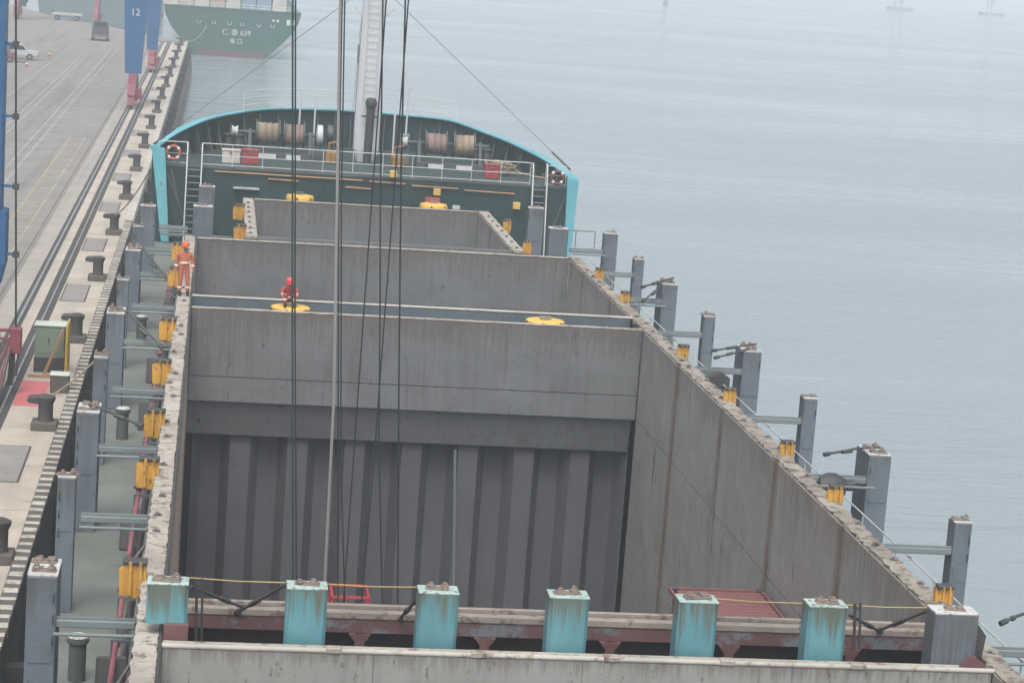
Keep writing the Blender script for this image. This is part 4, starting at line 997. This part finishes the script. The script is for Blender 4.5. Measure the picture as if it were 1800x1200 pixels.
crane(357, -20.0, -17.4, -.8, None, 'farthest blue crane leg on red bogies in front of the grey-green hull', -12)
nc = thing('quay_crane', 'near blue crane at the left picture edge with brackets and a clamped cable', 'crane', (-7.75, 80, zq), group='blue quay cranes')
H = 26.5; zf = 3.8
MB().loft([[(-.5, -.3, zf), (.6, -.3, zf), (.6, .6, zf), (-.5, .6, zf)], [(-.6, -.5, zf+.8), (.77, -.5, zf+.8), (.77, .8, zf+.8), (-.6, .8, zf+.8)], [(-.8, -.5, zf+2.6), (.76, -.5, zf+2.6), (.76, .8, zf+2.6), (-.8, .8, zf+2.6)],
           [(-.8, -.5, zf+2.65), (.56, -.5, zf+2.65), (.56, .8, zf+2.65), (-.8, .8, zf+2.65)], [(-.8, -.5, H), (.4, -.5, H), (.4, .8, H), (-.8, .8, H)]]).build('leg', 'crane_blue', nc)
c0, c1 = at(28, 0, Y=79.6), at(28, 585, Y=79.6); o_ = Vector((-7.75, 80, zq))
dirv = (c0-c1).normalized()
MB().tube([c1-o_, c0-o_, c0-o_+dirv*12], .035, 8).build('cable', 'wire_dark', nc)
for py in (78, 205, 328, 447):
    p = at(28, py, Y=79.6)-o_
    bk = MB().bar((.5, -.3, p.z), p+Vector((.0, 0, 0)), .09).build('bracket', 'crane_blue', nc)
    MB().box(p.x-.11, p.x+.11, p.y-.1, p.y+.1, p.z-.1, p.z+.1).build('clamp', 'steel_dark', bk)
MB().prism([(-3.2, 1.6), (3.2, 1.6), (2.4, 2.6), (.6, 3.8), (-.6, 3.8), (-2.4, 2.6)], -.9, -.2, 'X').build('bogie_beam', 'crane_red', nc)
for s in (-2.2, 2.2):
    MB().prism([(s-1.15, .4), (s+1.15, .4), (s+.8, 1.7), (s-.8, 1.7)], -.35, .4, 'X').build('bogie', 'crane_red', nc)
    for q in (-.6, .6): MB().lathe([(.34, -.12), (.34, .12)], (.1, s+q, .39), 'X', 16).build('wheel', 'steel_dark', nc)
MB().bar((-.6, -.5, 2.25), (1.4, -.5, 2.3), .16, .1).bar((-.6, -.5, 1.95), (1.3, -.5, 2.0), .08).build('cable_arm', 'crane_red', nc)
MB().box(1.05, 1.45, -.7, -.3, 1.5, 2.4).build('guide_box', 'crane_red', nc, bevel=.03)
MB().bar((1.15, -.5, 1.5), (1.1, -.5, .35), .2, .14).bar((1.35, -.5, 1.5), (1.3, -.5, .7), .07).build('guide_leg', 'steel_dark', nc)
for k in range(5): MB().tube([(.9+.06*k, -.45, 1.9), (.6+.1*k, -1.6, 1.0), (.75+.05*k, -3.2, .2), (.8, -5.5, .08)], .035, 6).build('hose', 'crane_red' if k % 2 else 'steel_dark', nc, smooth=True)

# vehicles and cones in the yard
def wheels(t, xs, ys, r, wd):
    tm = MB().lathe([(r*.6, -wd/2), (r*.95, -wd/2), (r, -wd*.3), (r, wd*.3), (r*.95, wd/2), (r*.6, wd/2)], axis='X', n=18).mesh('tyre', 'rubber', smooth=True)
    rm = MB().lathe([(r*.58, -wd*.52), (r*.58, wd*.52)], axis='X', n=12).mesh('rim', 'steel_lash')
    for x in xs:
        for y in ys: o = put(tm, 'wheel', t, (x, y, r)); put(rm, 'rim', o)
# tractor unit seen from behind
tt = thing('terminal_tractor', 'dark grey terminal tractor parked far out on the yard', 'truck', (-15.75, 311, zq), .05)
MB().box(-1.05, 1.05, -1.0, 4.2, .7, 1.0).build('chassis', 'car_dark', tt)
MB().prism([(-1.1, .95), (1.1, .95), (1.1, 1.9), (.9, 2.55), (-.9, 2.55), (-1.1, 1.9)], 1.4, 3.6, 'Y').build('cab', 'car_dark', tt, bevel=.04)
MB().box(-.75, .75, 1.36, 1.395, 1.75, 2.35).build('rear_window', 'glass_dark', tt)
MB().box(-1.1, 1.1, -1.05, -.9, .5, .8).build('bumper', 'steel_lash', tt)
MB().lathe([(.5, 1.0), (.5, 1.12), (.3, 1.18)], (0, .1, 0), 'Z', 16).build('fifth_wheel', 'steel_dark', tt)
wheels(tt, (-.95, .95), (-.2, 3.2), .52, .4)
for s in (-.85, .85): MB().box(s-.12, s+.12, -1.09, -1.055, .55, .75).build('tail_light', 'red_box', tt)
# white pickup, nose to the right
pk = thing('pickup_truck', 'white pickup truck parked at the left picture edge', 'car', (-22.6, 262, zq), PI/2+.12)
prof = [(-2.5, .45), (2.5, .45), (2.5, 1.05), (1.35, 1.1), (.75, 1.7), (-.75, 1.7), (-1.0, 1.1), (-2.5, 1.05)]
MB().prism([(-y, z) for y, z in prof], -.9, .9, 'X').build('body', 'car_white', pk, bevel=.06)
for s in (-1, 1):
    MB().prism([(-1.15, 1.12), (-.72, 1.6), (.68, 1.6), (.85, 1.12)], s*.905-.006, s*.905+.006, 'X').build('side_window', 'glass_dark', pk)
    MB().box(s*.65-.15, s*.65+.15, -2.52, -2.49, .75, .92).build('headlight', 'reflective', pk)
MB().add([(-.8, -1.38, 1.12), (.8, -1.38, 1.12), (.75, -.8, 1.64), (-.75, -.8, 1.64)], [(0, 1, 2, 3)]).build('windscreen', 'glass_dark', pk).location = (0, -.03, .03)
MB().box(-.85, .85, -2.58, -2.5, .45, .65).build('bumper', 'car_dark', pk)
wheels(pk, (-.82, .82), (-1.55, 1.5), .36, .24)
# red cart with dark cabin in front of the pickup
rc = thing('forklift', 'dark red forklift with caged cab beside the white pickup', 'forklift', (-23.4, 256, zq), PI/2)
MB().box(-.65, .65, -1.2, 1.3, .3, 1.15).build('body', 'car_red', rc, bevel=.08)
g = MB()
for x in (-.55, .55):
    for y in (-.7, .7): g.bar((x, y, 1.1), (x*.9, y*.8, 2.15), .08)
g.box(-.55, .55, -.62, .62, 2.12, 2.2).build('cab_guard', 'car_dark', rc)
MB().box(-.3, .3, -.2, .5, 1.15, 1.6).build('seat', 'car_dark', rc)
MB().box(-.5, -.38, -1.45, -1.3, .1, 2.4).box(.38, .5, -1.45, -1.3, .1, 2.4).box(-.38, .38, -1.42, -1.33, 1.2, 1.32).build('mast', 'steel_dark', rc)
MB().box(-.4, -.28, -2.4, -1.45, .08, .13).box(.28, .4, -2.4, -1.45, .08, .13).build('fork', 'steel_dark', rc)
wheels(rc, (-.62, .62), (-.8, .85), .32, .22)
for px, py, lb in ((87, 99, 'small orange cone standing alone on the yard right of the pickup'), (47, 117, 'small orange cone on the yard below the pickup')):
    p = at(px, py, z=zq); c = thing('traffic_cone', lb, 'traffic cone', p, group='traffic cones on the yard')
    MB().box(-.2, .2, -.2, .2, 0, .05).build('base', 'rubber', c); MB().lathe([(.15, .05), (.03, .75), (0, .76)], n=14).build('cone', 'orange_cone', c, smooth=True)
    MB().lathe([(.117, .26), (.092, .42)], n=14).build('band', 'reflective', c)
far_b = MB().lathe([(.5, 0), (.4, .5), (.75, 1.0), (.75, 1.3), (0, 1.35)], n=12).mesh('post', 'bollard_dark', smooth=True)
for i, (px, py) in enumerate(((12, 6), (42, 12))):
    p = at(px, py, z=zq); c = thing('bollard', ('leftmost', 'second')[i]+' dark bollard on the far edge of the yard, upper left corner', 'bollard', p, group='mooring bollards on the far quay edge'); put(far_b, 'post', c)
p = at(118, 36, z=zq); fb = thing('flatbed_trailer', 'low pale flatbed trailer by the far quay edge', 'trailer', (p.x, p.y, zq), PI/2)
MB().box(-1.1, 1.1, -2.3, 2.3, .8, 1.1).build('bed', 'box_pale', fb); wheels(fb, (-.9, .9), (-1.5, 1.5), .4, .3); MB().box(-1.1, 1.1, 2.2, 2.3, 1.1, 1.7).build('headboard', 'car_dark', fb)

# ================================================================== OTHER SHIPS
def stern_ship(label, xc, hw_top, hw_wl, Y, length, zt, mat, name='moored_ship'):
    t = thing(name, label, 'ship', (xc, Y, Z_SEA)); H = zt-Z_SEA
    def sec(y, wt, ww, zt_, rise=0.):
        # half section from keel line up, both sides
        half = [(ww*.55, -1.5+rise), (ww, .0+rise), (ww+(wt-ww)*.42, H*.3+rise*.4), (ww+(wt-ww)*.75, H*.55), (wt*.97, H*.8), (wt, zt_)]
        return [(x, y, z) for x, z in half]+[(-x, y, z) for x, z in reversed(half)]
    R = [sec(0, hw_top, hw_wl, H), sec(12, hw_top, hw_wl*1.02, H), sec(40, hw_top, hw_wl*1.08, H), sec(length, hw_top, hw_wl*1.2, H)]
    MB().loft(R).build('hull', mat, t, smooth=False)
    B = [[(x*1.012, y-.02 if y == 0 else y, z) for x, y, z in r[:2]+r[-2:]] for r in R]
    B = [[(r[0][0], r[0][1], r[0][2]), (r[1][0], r[1][1], 1.0), (r[2][0], r[2][1], 1.0), (r[3][0], r[3][1], r[3][2])] for r in B]
    MB().loft(B).build('boot_top', 'ship_boot', t)
    MB().box(-hw_top+.1, hw_top-.1, .1, length-1, H-.9, H-.8).build('deck', 'deck_dark', t)
    m = MB().tube([(-hw_top, -.05, H+.03), (hw_top, -.05, H+.03)], .12, 6); m.build('gunwale', mat, t)
    return t, H
gs, GH = stern_ship('green ship seen from its stern beyond the end of the quay', 2.0, 11.0, 5.6, 372, 110, -1.35, 'ship_green')
for i, x in enumerate((-5.3, -2.9, -.4, 1.6, 4.3, 6.5)):
    MB().tube([(x-.3, -.06, GH-2.05), (x-.25, -.06, GH-2.5), (x+.25, -.06, GH-2.5), (x+.25, -.06, GH-2.05)], .05, 6).build('fairlead', 'white_paint', gs)
for x in (9.0, 9.75): MB().box(x-.28, x+.28, -.08, .05, GH-2.0, GH-1.1).build('mooring_port', 'white_paint', gs, bevel=.03)
for x in (6.6, 7.3): MB().lathe([(.22, -.06), (.22, .02)], (x, 0, GH-1.4), 'Y', 12).build('mooring_port', 'white_paint', gs)
lettering('仁 泰 639', 1.15, (.75, -.06, GH-3.75), (PI/2, 0, 0), 'white_paint', gs)
lettering('海 口', .95, (.75, -.06, GH-5.15), (PI/2, 0, 0), 'white_paint', gs)
rl = MB()
for z in (.4, .8): rl.tube([(-11, .1, GH+z), (11, .1, GH+z)], .05, 5)
for i in range(12): rl.tube([(-11+2*i, .1, GH), (-11+2*i, .1, GH+.8)], .05, 5)
rl.build('railing', 'white_paint', gs)
g2, _ = stern_ship('grey-green ship hull lying beyond the far edge of the yard', -23.2, 10.2, 9.0, 425, 90, 1.5, 'ship_grey_green')
cols = ['box_pale', 'box_tan', 'box_pale', 'box_tan', 'box_pale', 'box_blue', 'box_blue', 'box_pale']
word = ['leftmost', 'second', 'third', 'fourth', 'fifth', 'sixth', 'seventh', 'rightmost']
for i in range(8):
    x = -9.2+i*2.5-.0
    for lv in (0, 1):
        cname = cols[(i+3*lv) % 8]
        container('shipping_container', word[i]+(' of the lower row' if lv == 0 else ' of the upper row')+' of containers on the green stern', 'container', x+.03, x+2.42, 375, 381, -1.9+lv*2.62, .68+lv*2.62, cname, group='containers on the green ship')
# piers far out in the water
for i, (px, py) in enumerate(((1581, 19), (1742, 28))):
    p = at(px, py, z=Z_SEA); t = thing('sea_pier', ('left', 'right')[i]+' of two pale slender piers on flat bases far out in the haze', 'pier', (p.x, p.y, Z_SEA), group='far piers in the haze')
    MB().box(-6.4, 6.4, -5, 5, -.5, 2.0).build('pile_cap', 'pier_base', t, bevel=.2)
    MB().box(-.3 if i else .8, 1.6 if i else 2.6, -2, 2, 2.0, 30).build('column', 'pier_concrete', t)
    MB().box(-2.6 if i else -3.2, -1.2 if i else -1.4, -2, 2, 2.0, 30).build('column', 'pier_concrete', t)
p = at(1170, 8, z=Z_SEA); by = thing('buoy', 'tiny dark buoy far out in the haze at the top of the picture', 'buoy', (p.x, p.y, Z_SEA))
MB().lathe([(1.3, -.5), (1.5, .6), (.5, 1.2), (.3, 4.0), (0, 4.2)], n=12).build('float', 'steel_dark', by, smooth=True); MB().box(-.5, .5, -.5, .5, 4.2, 5.0).build('topmark', 'steel_dark', by)

# ================================================================== HAZE
hz = MB().box(-5100, 5100, -700, 5100, -14.5, 34).build('haze', 'seam_dark'); hz.data.materials.clear(); stuff(hz)
hm = bpy.data.materials.new('haze_air'); hm.use_nodes = True; hm.node_tree.nodes.clear()
pv = hm.node_tree.nodes.new('ShaderNodeVolumePrincipled'); oo = hm.node_tree.nodes.new('ShaderNodeOutputMaterial')
pv.inputs['Color'].default_value = (.87, .94, 1, 1); pv.inputs['Density'].default_value = .0009
hm.node_tree.links.new(pv.outputs[0], oo.inputs['Volume']); hz.data.materials.append(hm)
